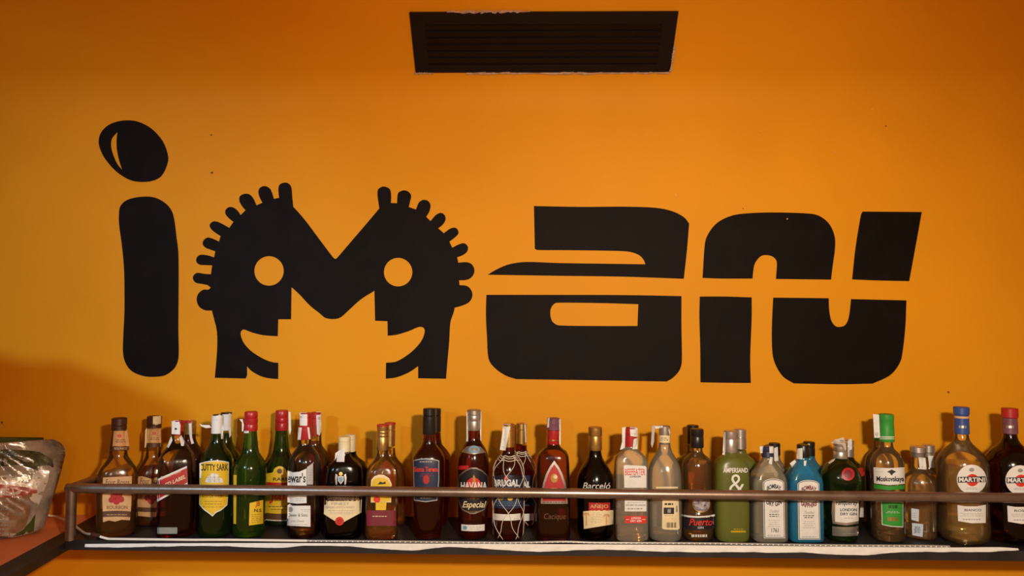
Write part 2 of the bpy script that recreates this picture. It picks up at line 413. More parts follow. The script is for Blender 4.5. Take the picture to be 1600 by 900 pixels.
# side counter running towards the viewer
e0 = at_z(146, 804, 0); e1 = at_z(0, 881, 0)
dirc = (e1 - e0).normalized()
ea, eb = e0 + dirc * (-.012), e0 + dirc * 1.15
counter = empty('side_counter', (-1.5, -.5, -.03)); bpy.context.view_layer.update()
tag(counter, 'orange topped side counter with dark steel edging beside the shelf', 'counter')
b = MB(); v = [(-2.5, -.002, -.004), (ea.x, -.002, -.004), (eb.x, eb.y, -.004), (-2.5, eb.y, -.004)]
b.add(v + [(x, y, -.03) for x, y, z in v], [(3,2,1,0),(4,5,6,7),(0,1,5,4),(1,2,6,5),(2,3,7,6),(3,0,4,7)][0:6]); wbuild(b, 'counter_top', M_counter, counter)
wd = .052
b = MB(); v = [(ea.x, -.002, -.0042), (sx0 - .0005, -.002, -.0042), (eb.x + wd, eb.y, -.0005), (eb.x, eb.y, -.0005)]
v = [(ea.x, -.002, -.0042), (sx0 - .001, -.002, -.0042), (sx0 - .001, SY, -.0042), (eb.x + wd + .02, eb.y, -.0042), (eb.x, eb.y, -.0042)]
n5 = 5
b.add(v + [(x, y, -.026) for x, y, z in v], [list(range(n5))[::-1], list(range(n5, 2*n5))] + [[k, (k+1) % n5, n5 + (k+1) % n5, n5 + k] for k in range(n5)])
wbuild(b, 'steel_edging', M_shelf, counter)

# ------------------------------------------------------------------ bottle builder
def sring(a, b, n, rot, z, c, N=40):
    out = []
    for k in range(N):
        t = 2 * math.pi * k / N
        ct, st = math.cos(t), math.sin(t)
        if n > 2.01:        # superellipse by radius, even in angle
            r = (abs(ct / a) ** n + abs(st / b) ** n) ** (-1 / n)
            x, y = r * ct, r * st
        else: x, y = a * ct, b * st
        out.append(Vector((c.x + x * math.cos(rot) - y * math.sin(rot), c.y + x * math.sin(rot) + y * math.cos(rot), z)))
    return out
def loft(rings, close=True):
    v, f = [], []
    N = len(rings[0])
    for R in rings: v += R
    for j in range(len(rings) - 1):
        for k in range(N):
            a = j * N + k; b = j * N + (k + 1) % N
            f.append([a, a + N, b + N, b])
    if close:
        f.append(list(range(N))); f.append([(len(rings) - 1) * N + k for k in range(N)][::-1])
    return v, f

class Bottle:
    def __init__(s, name, label, cx, base, prof, gm, Y=None, n=2, dr=1., rot=None, liquid=None, solid=False, cat='bottle', group=None, thick=.0022, ws=1.):
        if Y is None:
            nb = max(base, 842 + 9 * (cx - 200) / 1350); prof = [(p[0] + (nb - base) * (p[0] > base - 15),) + tuple(p[1:]) for p in prof]; base = nb
        prof = [(p[0], p[1] * ws) + tuple(p[2:]) for p in prof]
        hwm = max(p[1] for p in prof)
        if Y is None:
            fr = at_z(cx, base, 0)
            d = Vector((fr.x - CAM.x, fr.y - CAM.y, 0)).normalized()
            mg = SY + .0135 + (.010 if n > 3 and rot is None else 0)
            if fr.y < mg: fr = fr + d * ((mg - fr.y) / d.y)
            bb = hwm * 1.72 / F * dr
            ax = Vector((fr.x, fr.y, 0)) + d * bb
            ax.y = max(ax.y, fr.y + bb * .98)
        else:
            q = at_y(cx, base - 60, Y); ax = Vector((q.x, Y, 0))
        s.ax = ax
        s.d = Vector((ax.x - CAM.x, ax.y - CAM.y, 0)).normalized()
        s.cam_rot = math.atan2(-s.d.x, s.d.y)
        s.rot = s.cam_rot if rot is None else math.radians(rot)
        s.n, s.dr, s.base, s.cx = n, dr, base, cx
        s.sc = depth(Vector((ax.x, ax.y, .1))) / F
        s.hmin, s.hmax = min(p[1] for p in prof[:-3]), hwm
        s.root = empty(name, (ax.x, ax.y, .0016)); s.O = Vector((ax.x, ax.y, .0016))
        tag(s.root, label, cat, group)
        pts = [(p[1] * s.sc, s.z(p[0])) + ((1,) if len(p) > 2 else ()) for p in prof]
        pr = crom(pts, closed=False, sub=4)
        s.pr = [(p.x, p.y) for p in pr]
        s.pr[-1] = (s.pr[-1][0], .0016)
        outer = [s.ring(r, z) for r, z in s.pr]
        v, f = loft(outer)
        s.bv, s.bf = [Vector(p) for p in v], [list(q) for q in f]
        s.shell = not solid
        if False:
            inner = [(max(r - thick, .002), z) for r, z in s.pr if z > .010]
            inner.append((inner[-1][0] * .9, .0085)); inner.append((inner[-1][0] * .75, .0075))
            N = 40; k0 = len(v)
            rr = [s.ring(r, z, ref=r + thick) for r, z in inner]
            v2, f2 = loft(rr, close=False)
            f = [q for q in f if len(q) == 4] + [list(range((len(outer)-1)*N, len(outer)*N))[::-1]]
            v = v + v2
            f += [[i + k0 for i in q][::-1] for q in f2]
            f.append([k0 + (len(rr)-1)*N + k for k in range(N)])
            f += [[k, (k+1) % N, k0 + (k+1) % N, k0 + k] for k in range(N)]
        link('glass_body', mesh(v, f, s.O), gm, s.root, True, 50)
        s.bvh = BVHTree.FromPolygons(s.bv, s.bf)
        if liquid and not solid:
            lz = s.z(liquid[0])
            lp = [(lz, s.rad(lz))] + [(z, r) for r, z in s.pr if .0105 < z < lz - .001] + [(.0085, s.rad(.012) * .9)]
            rr = [s.ring(max(r - thick, .002), z, ref=r) for z, r in lp]
            v, f = loft(rr)
            link('liquid', mesh(v, f, s.O), liquid[1], s.root, True, 50)
    def z(s, py):
        z = at_plane(s.cx, py, s.ax, s.d).z
        lo = (s.base - py) * s.sc
        t = min(max((lo - .02) / .08, 0), 1)
        return max(.0016, lo * (1 - t) + z * t)
    def rad(s, z):
        for (r1, z1), (r2, z2) in zip(s.pr, s.pr[1:]):
            if z2 <= z <= z1: return r1 + (r2 - r1) * (z1 - z) / max(z1 - z2, 1e-6)
        return s.pr[0][0] if z > s.pr[0][1] else s.pr[-1][0]
    def ring(s, r, z, ref=None):
        h = (ref or r) / s.sc
        t = min(max((h - s.hmin * 1.15) / max(s.hmax * .92 - s.hmin * 1.15, .1), 0), 1)
        n = 2 + (s.n - 2) * t; dr = 1 + (s.dr - 1) * t
        if z < .004: n = 2 + (s.n - 2)
        if n > 2.05 and abs(s.rot - s.cam_rot) > .01:      # keep the traced half width as seen
            da = s.rot - s.cam_rot; m = 0
            for k in range(60):
                a = 6.2832 * k / 60
                q = (abs(math.cos(a)) ** n + abs(math.sin(a) / dr) ** n) ** (-1 / n)
                m = max(m, q * math.cos(a) * math.cos(da) - q * math.sin(a) * math.sin(da))
            r = r / m
        return sring(r, r * dr, n, s.rot, z, s.ax)
    def cap(s, prof, m, name='cap', n=2, lean=0):
        pts = [(p[1] * s.sc, s.z(p[0])) + ((1,) if len(p) > 2 else ()) for p in prof]
        rr = [sring(r[0], r[0], n, s.cam_rot, r[1], s.ax, 28) for r in pts]
        v, f = loft(rr)
        s.bf += [[i + len(s.bv) for i in q] for q in f]; s.bv += v
        s.bvh = BVHTree.FromPolygons(s.bv, s.bf)
        return link(name, mesh(v, f, s.O), m, s.root, True, 35)
    def hit(s, px, py, off):
        dv = ray(px, py).normalized()
        loc, nor, i, dist = s.bvh.ray_cast(CAM, dv)
        if loc is None:
            q = at_plane(px, py, s.ax - s.d * (s.rad(s.z(py)) * .45 + .004), s.d); q.z = max(q.z, .0022)
            return q
        if nor.dot(dv) > 0: nor = -nor
        q = loc + nor * off; q.z = max(q.z, .0022)
        return q
    def patch(s, poly, m, name='label', parent=None, off=.0005, N=14, M=6, smooth=False):
        P = crom(poly, sub=4) if smooth else [Vector((p[0], p[1])) for p in poly]
        xs = [p.x for p in P]; ys = [p.y for p in P]
        bm = bmesh.new()
        for t in tessellate_polygon([[Vector((p.x, p.y, 0)) for p in P]]):
            a, b_, c = (P[i] for i in t)
            if abs((b_.x - a.x) * (c.y - a.y) - (b_.y - a.y) * (c.x - a.x)) > 1e-7:
                bm.faces.new([bm.verts.new((q.x, q.y, 0)) for q in (a, b_, c)])
        bmesh.ops.remove_doubles(bm, verts=bm.verts[:], dist=1e-4)
        for ax, lo, hi, n in ((0, min(xs), max(xs), N), (1, min(ys), max(ys), M)):
            for k in range(1, n):
                co = [0, 0, 0]; co[ax] = lo + (hi - lo) * k / n + .0013; no = [0, 0, 0]; no[ax] = 1
                bmesh.ops.bisect_plane(bm, geom=bm.verts[:] + bm.edges[:] + bm.faces[:], plane_co=co, plane_no=no, dist=1e-4)
        bm.verts.index_update()
        v = [s.hit(q.co.x, q.co.y, off) for q in bm.verts]
        f = []
        for fc in bm.faces:
            idx = [q.index for q in fc.verts]
            f.append(idx[::-1] if fc.normal.z > 0 else idx)
        bm.free()
        return link(name, mesh(v, f, s.O), m, parent or s.root, True, 0)
    def rect(s, x0, y0, x1, y1, m, name='label', parent=None, bow=0, off=.0005, N=12, M=5):
        """upright label; bow = how far the middle of the horizontal edges hangs lower"""
        k = 6
        top = [(x0 + (x1 - x0) * i / k, y0 + bow * (1 - (2 * i / k - 1) ** 2)) for i in range(k + 1)]
        bot = [(x0 + (x1 - x0) * i / k, y1 + bow * (1 - (2 * i / k - 1) ** 2)) for i in range(k + 1)]
        return s.patch(top + bot[::-1], m, name, parent, off, N, M)
    def text(s, body, x0, y0, x1, y1, m, parent, shear=0, arc=0, bold=0, off=.0010, name='lettering', slope=0):
        vs, fs = glyphs(body, shear, bold)
        a0 = min(p[0] for p in vs); a1 = max(p[0] for p in vs); b0 = min(p[1] for p in vs); b1 = max(p[1] for p in vs)
        v = []
        for (x, y) in vs:
            t = (x - a0) / (a1 - a0); u = (y - b0) / (b1 - b0)
            v.append(s.hit(x0 + (x1 - x0) * t, y1 + (y0 - y1) * u + arc * (2 * t - 1) ** 2 + slope * t, off))
        return link(name, mesh(v, fs, s.O), m, parent or s.root, False)
    def lines(s, x0, y0, x1, y1, rows, m, parent, name='fine_print', off=.0010, th=.9, slope=0):
        mb = MB()
        for r in range(rows):
            y = y0 + (y1 - y0) * (r + .5) / rows
            ind = random.uniform(0, .15) * (x1 - x0); x = x0 + ind
            while x < x1 - ind:
                L = random.uniform(2, 5); e = min(x + L, x1 - ind)
                ya, yb = y + slope * (x - x0), y + slope * (e - x0)
                mb.add([s.hit(x, ya - th/2, off), s.hit(x, ya + th/2, off), s.hit(e, yb + th/2, off), s.hit(e, yb - th/2, off)], [(0,1,2,3)])
                x = e + 1.1
        return link(name, mesh(mb.v, mb.f, s.O), m, parent, False)
    def disc(s, x, y, r, m, name='seal', parent=None, off=.0008, ry=None, N=12):
        return s.patch([(x + r * math.cos(6.2832*k/24), y + (ry or r) * math.sin(6.2832*k/24)) for k in range(24)], m, name, parent, off, N, 5)
    def stamp(s, poly, m=None, name='tax_stamp'):
        o = s.patch(poly, m or M_white, name, None, .0009, 6, 8)
        return o

_GC = {}
def glyphs(body, shear=0, bold=0):
    key = (body, shear, bold)
    if key in _GC: return _GC[key]
    c = bpy.data.curves.new('t', 'FONT'); c.body = body; c.size = 1; c.resolution_u = 3; c.shear = shear; c.offset = bold
    c.fill_mode = 'FRONT'
    o = bpy.data.objects.new('t', c); COL.objects.link(o)
    me = bpy.data.meshes.new_from_object(o)
    r = ([(v.co.x, v.co.y) for v in me.vertices], [list(p.vertices) for p in me.polygons])
    bpy.data.objects.remove(o); bpy.data.meshes.remove(me); bpy.data.curves.remove(c)
    _GC[key] = r
    return r
YB = -.066          # axis of the second row, close to the wall

# ------------------------------------------------------------------ the bottles, from the corner post along the shelf
def capcol(y0, y1, r, ridge=0, rb=None):
    """closed cap outline with softened rim"""
    p = [(y0, r * .86), (y0 + 1, r)]
    if ridge: p += [(y0 + ridge, r), (y0 + ridge + .7, r * .92), (y0 + ridge + 1.6, r)]
    return p + [(y1 - .4, rb or r), (y1, (rb or r) * .95)]

# bourbon pair with rose label
def bourbon(cx, base, label, lvl, lm, Y=None, dx=0, gm=None, ws=1.):
    b = Bottle('bourbon_bottle', label, cx, base, [(668, 9.4), (676, 9.8), (697, 12), (706, 12.3), (714, 14), (724, 20), (734, 26), (745, 28.3), (756, 28.6), (828, 28), (base - 4, 27), (base - 1, 24.5), (base, 22)],
               gm or G_amber, Y=Y, ws=ws, n=3.4, dr=.8, liquid=(lvl, lm))
    return b
b = bourbon(180, 840, 'bourbon bottle with brown screw cap and rose label beside corner post', 800, L_dark)
b.cap(capcol(653, 672, 11, 11), M_browncap)
c = 187
l = b.patch([(178, 673), (199, 673), (202, 697), (176, 697)], M_tan, 'neck_label'); b.disc(186.5, 681, 3, M_bred, 'rose_emblem', l, .001); b.lines(180, 686, 197, 692, 2, M_brown, l)
l = b.rect(175.5, 697, 202, 703.5, M_brown, 'neck_band', bow=1); b.text('BOURBON', 179, 699, 199, 702.4, M_cream, l)
l = b.patch([(161, 746), (206, 744), (205, 790), (203, 813), (190, 812), (180, 815), (170, 813), (161, 816), (160, 780)], M_tan, 'front_label')
b.text('Four Roses', 165, 749, 202, 757, M_brown, l, shear=.2)
for (x, y, r) in ((178, 775, 5.5), (186, 772, 5.5), (174, 781, 4.5), (189, 780, 5), (182, 783, 5.5), (182, 776, 5)): b.disc(x, y, r, M_red, 'rose_emblem', l, .0009 + r * .00003)
b.text('BOURBON', 167, 790, 199, 795, M_brown, l)
r_ = b.rect(160.5, 799, 204, 808, M_brown, 'label_band', l, bow=-1, off=.0009); b.lines(165, 802, 200, 806, 1, M_tan, l, off=.0014)

b = bourbon(238, 838, 'bourbon bottle with stamped cap and dark whisky, second from corner post', 729, L_dark, Y=-.085, ws=.86)
b.cap(capcol(650, 669, 10.8, 12), M_browncap)
b.stamp([(239, 651), (251, 650), (251, 663), (239, 664)], M_cream); b.lines(243, 655, 248, 660, 1, M_ink, b.root)
b.stamp([(227, 672), (230, 668), (229, 698), (226, 700)], M_cream)
l = b.patch([(231, 669), (251, 669), (252, 692), (229, 692)], M_tan, 'neck_label'); b.disc(241, 677, 2.6, M_bred, 'rose_emblem', l, .001); b.lines(234, 683, 249, 688, 2, M_brown, l)
l = b.rect(228, 692, 253, 698, M_brown, 'neck_band', bow=1)
l = b.patch([(214, 745), (222, 744), (236, 748), (252, 744), (258, 744), (258, 806), (236, 808), (216, 806)], M_tan, 'front_label')
b.text('Four Roses', 219, 747, 255, 756, M_brown, l, shear=.2)
for (x, y) in ((231, 778), (240, 778), (236, 783)): b.disc(x, y, 5, M_red, 'rose_emblem', l, .001 + x * 1e-6)
b.rect(215, 792, 257, 799, M_brown, 'label_band', l, bow=1, off=.0009)

# square scotch pair with slanted red label
def squarescotch(cx, base, label, Y=None, gm=G_amber, liq=None, ws=1.):
    return Bottle('scotch_bottle', label, cx, base, [(674, 8.6), (680, 8.8), (688, 10), (696, 14), (704, 20), (712, 24.5), (720, 26.5), (732, 27.5), (828, 27.5), (base - 4, 26.8), (base - 1, 24.5), (base, 23)], gm, Y=Y, ws=ws, n=5, dr=1, liquid=liq)
b = squarescotch(295, 836, 'square scotch bottle with gold and red cap half hidden by slanted label bottle', YB, G_brown, (700, L_dark), ws=.88)
b.cap(capcol(657, 678, 8.4, 6), M_gold); b.rect(284, 657, 299, 661, M_redcap, 'cap_band')
b.stamp([(295, 657), (299, 657), (300, 684), (303, 693), (299, 694), (296, 680)], M_white)
b = squarescotch(273, 842, 'square scotch bottle with slanted red label and stamped white cap', liq=(752, L_dark), gm=G_plain)
b.cap(capcol(657, 680, 7.8, 6), M_redcap)
b.stamp([(268, 658), (279, 657), (282, 664), (281, 679), (268, 678)]); b.disc(275, 670, 1.6, M_ink, 'stamp_mark', None, .0014)
b.stamp([(268, 680), (264, 690), (261, 699), (264, 700), (270, 688)]); b.stamp([(283, 680), (288, 690), (287, 697), (283, 697), (280, 684)])
l = b.patch([(247, 748), (292, 728), (293, 757), (246, 784)], M_white, 'front_label')
b.patch([(247.5, 751), (292, 731), (292.5, 754), (247, 780)], M_red, 'label_field', l, .0009)
b.text('JOHNNIE WALKER', 252, 747, 283, 751, M_cream, l, slope=-13, off=.0014, bold=.01)
b.text('RED LABEL', 254, 757, 290, 763, M_cream, l, slope=-16, off=.0014, bold=.02)
l = b.rect(246, 824, 277, 834, mat('pewter_plate', (.22, .24, .23), .5, vary=.1), 'base_label')

# cutty pair
def cutty(cx, base, label, Y=None, ws=1.):
    return Bottle('scotch_bottle', label, cx, base, [(676, 8.4), (684, 9), (692, 10.5), (699, 14), (706, 19), (713, 22.5), (720, 23.8), (735, 24), (base - 10, 24), (base - 3, 23), (base, 19)], G_dgreen, Y=Y, ws=ws, solid=True)
b = cutty(351, 836, 'green scotch bottle with white sealed cap behind the ship label bottle', YB)
b.cap(capcol(645, 672, 8.2, 5), M_white); b.cap([(644.3, 7), (644.5, 8.3), (646.5, 8.3), (647, 7.5)], M_blackcap, 'cap_top')
b.stamp([(357, 646), (360, 646), (361, 680), (358, 684)]); l = b.patch([(352, 714), (364, 716), (366, 728), (352, 730)], M_yellow, 'front_label')
b = cutty(335, 840, 'green scotch bottle with yellow shield label showing a white sailing ship')
b.cap(capcol(649, 677, 8.8, 6), M_white); b.cap([(647.5, 6), (648, 7.2), (649.5, 7.2), (650, 7)], M_blackcap, 'cap_top')
b.stamp([(312, 662), (316, 664), (327, 664), (331, 668), (322, 669), (314, 666)]); b.stamp([(337, 650), (343, 648), (349, 652), (349, 672), (348, 686), (345, 686), (344, 662)])
l = b.patch([(311.5, 724, 1), (322, 721), (335, 719.5), (348, 720), (357.5, 722, 1), (357, 760), (355, 789, 1), (346, 797), (338, 801), (332, 807, 1), (326, 802), (318, 796), (311.5, 788, 1), (312, 756)], M_white, 'front_label', smooth=True)
l2 = b.patch([(312.5, 725.5, 1), (322, 722.5), (335, 721), (348, 721.5), (356.5, 723.5, 1), (356, 760), (354, 788, 1), (345, 795.5), (337, 799.5), (332, 805, 1), (327, 800.5), (319, 794.5), (312.5, 787, 1), (313, 756)], M_yellow, 'label_field', l, .0009, smooth=True)
b.text('CUTTY SARK', 313, 725, 356, 735.5, M_ink, l, bold=.02, arc=-.5, off=.0014)
for (pts) in ([(321, 753), (324, 745), (329, 743), (328, 754)], [(329, 754), (329.5, 740), (335, 739), (335, 754)], [(336, 754), (336, 740), (341, 741), (342, 754)], [(343, 754), (342.5, 745), (347, 748), (349, 754)], [(318, 757), (350, 757), (346, 760), (322, 760)]):
    b.patch(pts, M_white, 'ship_emblem', l, .0014, 4, 3)
b.lines(322, 744, 346, 753, 3, M_ink, l, 'ship_rigging', .0018, .5)
b.text('SCOTCH WHISKY', 317, 773, 350, 777, M_ink, l, off=.0014, bold=.01); b.lines(316, 781, 350, 794, 3, M_brown, l, off=.0014, th=.6)

# green whisky pair with red caps
def greenw(cx, base, label, Y=None, gm=G_green, ws=1.):
    return Bottle('scotch_bottle', label, cx, base, [(670, 9), (680, 9.6), (692, 11), (702, 12.2), (710, 15), (718, 20), (727, 23.8), (737, 24.8), (748, 25), (base - 12, 23.8), (base - 3, 22.5), (base, 19)], gm, Y=Y, ws=ws, solid=True)
b = greenw(438, 836, 'green whisky bottle with red cap and yellow arched front label', -.078, G_dgreen)
b.cap([(641, 8.6), (642.5, 9.6), (651, 9.6), (652, 9.1), (653, 9.7), (659, 9.8), (660, 9.2), (661, 9.8), (671, 9.8), (672, 9.4)], M_redcap)
b.stamp([(451, 643), (454, 644), (455, 672), (453, 680), (451, 672)])
l = b.patch([(415, 740, 1), (426, 738), (428, 733), (434, 729), (440, 729), (446, 733), (448, 738), (459, 741, 1), (459, 802, 1), (438, 805), (415, 802, 1)], M_yellow, 'front_label', smooth=True)
b.disc(437, 736, 4, M_brown, 'crest', l, .001); b.text('RARE', 427, 746, 450, 751, M_ink, l, bold=.02)
b.rect(417, 753, 458, 760, M_red, 'label_band', l, bow=1, off=.0009); b.text('J&B', 421, 763, 452, 787, M_bred, l, bold=.03, shear=.15); b.lines(419, 789, 455, 798, 2, M_ink, l, th=1)
b.rect(416, 801, 459, 813, M_brown, 'lower_band', l, bow=1.5, off=.0009); b.rect(416, 811, 459, 812.3, M_white, 'lower_line', l, bow=1.5, off=.0013)
b = greenw(388, 839, 'green whisky bottle with red cap turned to show small back label')
b.cap([(643, 9), (644.5, 10), (652, 10), (653, 9.4), (654, 10.2), (661, 10.2), (662, 9.6), (663, 10.2), (672, 10.2), (673, 9.8)], M_redcap)
b.stamp([(374, 655), (379, 655), (381, 664), (380, 674), (378, 674), (378, 660)]); b.stamp([(381, 673), (389, 673), (389, 676.5), (382, 677)])
l = b.patch([(390, 786), (411, 781), (411, 818), (389, 821)], M_yellow, 'back_label_or_reflection'); b.text('JB', 399, 783, 405.5, 793, M_red, l, bold=.02, shear=.2); b.text('N.S', 397, 795, 408, 800, M_ink, l, bold=.02); b.lines(392, 803, 409, 818, 5, M_brown, l, th=.6, slope=-.1)
l = b.patch([(365, 742), (370, 742), (369, 819), (365, 818)], M_yellow, 'front_label')

# clear scotch pair with white labels
def dew(cx, base, label, Y=None, gm=G_plain, liq=None, ws=1.):
    return Bottle('scotch_bottle', label, cx, base, [(664, 8.8), (676, 9.4), (688, 9.6), (696, 11), (702, 15), (709, 20), (717, 23.4), (727, 24.5), (740, 24.6), (base - 8, 24.6), (base - 2, 23), (base, 20)], gm, Y=Y, ws=ws, liquid=liq)
b = dew(491, 836, 'amber scotch bottle with red stamped cap behind clear curved label bottle', YB, G_amber, (690, L_dark))
b.cap(capcol(644, 681, 8.4, 8), M_redcap); b.stamp([(494, 644), (501, 644), (502, 672), (499, 681), (495, 678)])
b = dew(474, 839, 'clear scotch bottle with white curved label and nearly empty amber', liq=(826, L_amber))
b.cap(capcol(645, 668, 9.4, 6), M_redcap); b.cap([(667, 9.5), (668, 10.4), (684, 10.8), (686, 10)], M_redcap, 'neck_collar')
b.stamp([(468.5, 645), (480, 645), (480, 665), (469, 665)]); b.stamp([(467, 668), (472, 668), (470, 687), (465, 687)]); b.stamp([(480, 668), (483, 668), (485, 686), (482, 686)])  # the two strips on the collar paint its white glare
l = b.patch([(449, 735), (458, 738), (468, 737), (479, 732), (479, 786), (464, 787), (449, 785)], M_white, 'front_label')
b.text("ewar's", 450, 739, 477.5, 754, M_ink, l, bold=.02); b.lines(461, 778, 476, 784, 2, M_grey, l, th=.6)
l2 = b.patch([(479.6, 730), (489, 723), (489, 757), (479.6, 757)], mat('grey_white_paper', (.45, .44, .46), .6), 'side_label'); b.lines(481, 732, 488, 752, 5, M_grey, l2, th=.7)
l = b.patch([(449, 790), (453, 787), (457, 790), (485, 790), (485, 823), (449, 821)], M_white, 'lower_label')
b.disc(454, 796, 4, M_grey, 'crest', l, .001); b.text('Dewar & Sons', 451, 802, 480, 807, M_ink, l); b.text('John Dewar', 454, 812, 476, 817, M_grey, l, shear=.4); b.lines(470, 795, 484, 800, 2, M_grey, l, th=.6); b.lines(453, 818, 482, 821, 1, M_grey, l, th=.6)

# dark square scotch pair with pointed cream label
def ball(cx, base, label, Y=None, ws=1.):
    return Bottle('scotch_bottle', label, cx, base, [(705, 9.4), (710, 9.8), (715, 13), (720, 19), (725, 24), (731, 27), (740, 28.4), (755, 29.2), (base - 14, 29), (base - 4, 28), (base - 1, 26), (base, 24)], G_black, Y=Y, ws=ws, n=3.6, dr=.78, solid=True)
b = ball(546, 836, 'dark scotch bottle with cream cap behind the red wax seal bottle', YB)
b.cap(capcol(679, 706, 8.6, 7), M_cream)
b = ball(536, 840, 'dark brown scotch bottle with cream pointed label and red wax seal')
b.cap(capcol(682, 710, 9.4, 7), M_cream); b.stamp([(528, 705), (539, 700), (538, 722), (526, 722)]); b.stamp([(524, 708), (530, 704), (527, 714), (523, 720)])
l = b.patch([(528, 744), (537, 744), (537, 751), (532.5, 757), (528, 751)], M_silver, 'crest', None, .0008, 6, 5); b.patch([(529.5, 745.5), (535.5, 745.5), (535.5, 750.5), (532.5, 754.5), (529.5, 750.5)], M_sky, 'crest_shield', l, .0013, 5, 4); b.disc(532.5, 740.5, 3, M_gold, 'crest_top', l, .0013)
for sx in (-1, 1): b.patch([(532.5 + sx * 5, 742), (532.5 + sx * 8, 740), (532.5 + sx * 9, 747), (532.5 + sx * 8, 757), (532.5 + sx * 5.5, 757), (532.5 + sx * 6, 749)], M_silver, 'crest_supporter', l, .0009, 4, 5)
l0 = b.rect(507, 771, 565, 783, mat('brown_label_paper', (.17, .075, .03), .5), 'script_band'); b.text("Ballantine's", 511, 771, 556, 783, M_ink, l0, shear=.35, bold=.012)
l = b.patch([(507, 782), (565, 781), (564, 801), (531, 819), (506, 803)], M_cream, 'front_label')
b.text('FINEST', 518, 785, 546, 789, M_grey, l); b.text('BLENDED SCOTCH WHISKY', 508, 791, 554, 794, M_grey, l); b.lines(512, 796, 556, 804, 3, M_grey, l, th=.6)
b.disc(530.5, 814, 6.8, M_bred, 'wax_seal', None, .0014); b.disc(530.5, 814, 4, M_red, 'wax_stamp', None, .002)

# tequila pair with gold caps
def teq(cx, base, label, Y=None, gm=G_amber, liq=None, ws=1.):
    return Bottle('tequila_bottle', label, cx, base, [(700, 8.2), (707, 8.6), (713, 10), (719, 14), (725, 18.5), (732, 22.5), (740, 24.6), (750, 25.2), (base - 14, 25.4), (base - 4, 24.8), (base - 1, 23), (base, 21)], gm, Y=Y, ws=ws, n=4.5, dr=.8, liquid=liq)
b = teq(608, 838, 'tequila bottle with gold cap behind the yellow arched label bottle', YB, G_amber, (712, L_amber))
b.cap(capcol(661, 697, 8.2, 9), M_gold); b.cap([(660.2, 7.4), (660.5, 8.6), (663, 8.6), (663.5, 8)], M_red, 'cap_top')
b = teq(596, 841, 'tequila bottle with gold cap, yellow arched label and maroon lower label', liq=(798, L_amber))
b.cap([(664, 8), (665, 9), (671, 9), (672, 8.4), (673, 9), (676, 9), (677, 8.4), (678, 9), (681, 9), (682, 8.5), (683, 9), (702, 9.2), (703, 8.8)], M_gold); b.cap([(663, 8), (663.4, 9.3), (665.5, 9.3), (666, 8.5)], M_red, 'cap_top')
l = b.patch([(579.5, 756), (580, 750), (585, 744), (592, 741.5), (600, 742), (608, 747), (612, 756), (611, 785), (579.5, 785)], M_cream, 'front_label')
b.patch([(581, 756), (582, 751), (586, 747), (592, 746), (600, 746.5), (606, 750), (610, 757), (609.5, 783.5), (581, 783.5)], M_yellow, 'label_field', l, .0010)
b.patch([(590, 757), (594, 752), (598, 754), (602, 752), (603, 756)], M_ink, 'bird_emblem', l, .0014, 5, 3)
b.patch([(587, 784), (604, 784), (603, 797), (587, 797)], M_yellow, 'back_label_or_reflection', None); b.disc(589, 780, 5.2, M_bred, 'wax_seal', None, .0016)  # yellow patch below the front label is a painted reflection
l = b.rect(573, 797.5, 618.5, 821.5, M_maroon, 'lower_label', N=16); b.lines(581, 805, 606, 808, 1, M_cream, l, th=1.1); b.lines(588, 810, 600, 812, 1, M_purple, l, th=.6)

# rum pair, tall shouldered
def santa(cx, base, label, Y=None, gm=L_rum, ws=1.):
    return Bottle('rum_bottle', label, cx, base, [(676, 8.6), (686, 9.3), (694, 11), (699, 15), (705, 20), (711, 23.4), (718, 24.8), (730, 25), (770, 24.6), (800, 23.2), (base - 8, 20.5), (base - 2, 19.5), (base, 18)], gm, Y=Y, ws=ws, n=2.6, dr=.9, solid=True)
b = santa(679, 838, 'rum bottle with black cap behind the navy label rum', YB)
b.cap(capcol(638, 675, 8.8, 10), M_blackcap)
b = santa(669, 845, 'red brown rum bottle with tall black cap and navy label')
b.cap([(638, 9), (639, 10), (648, 10), (649, 9.2), (650, 10.4), (677, 10.4), (678, 10)], M_blackcap)
l = b.patch([(646, 719), (655, 717), (666, 716), (677, 717), (686, 719.5), (686, 750), (683, 782), (665, 784.5), (647, 782), (646.5, 750)], mat('pale_border', (.40, .40, .42), .5), 'front_label')
b.patch([(647.2, 720.2), (656, 718.2), (666, 717.4), (677, 718.3), (684.8, 720.6), (684.8, 750), (681.8, 780.8), (665, 783), (648.2, 780.8), (647.7, 750)], M_navy, 'label_field', l, .0009)
b.lines(655, 720, 676, 723, 1, M_cream, l, off=.0014, th=.8); b.text('Santa Teresa', 648, 729, 684, 737, M_bred, l, bold=.03, off=.0014)
b.disc(666, 749, 5, M_red, 'emblem', l, .0014, 7); b.lines(656, 739, 677, 745, 2, M_red, l, off=.0014, th=.6); b.lines(655, 777, 676, 779, 1, M_cream, l, off=.0014, th=.8)

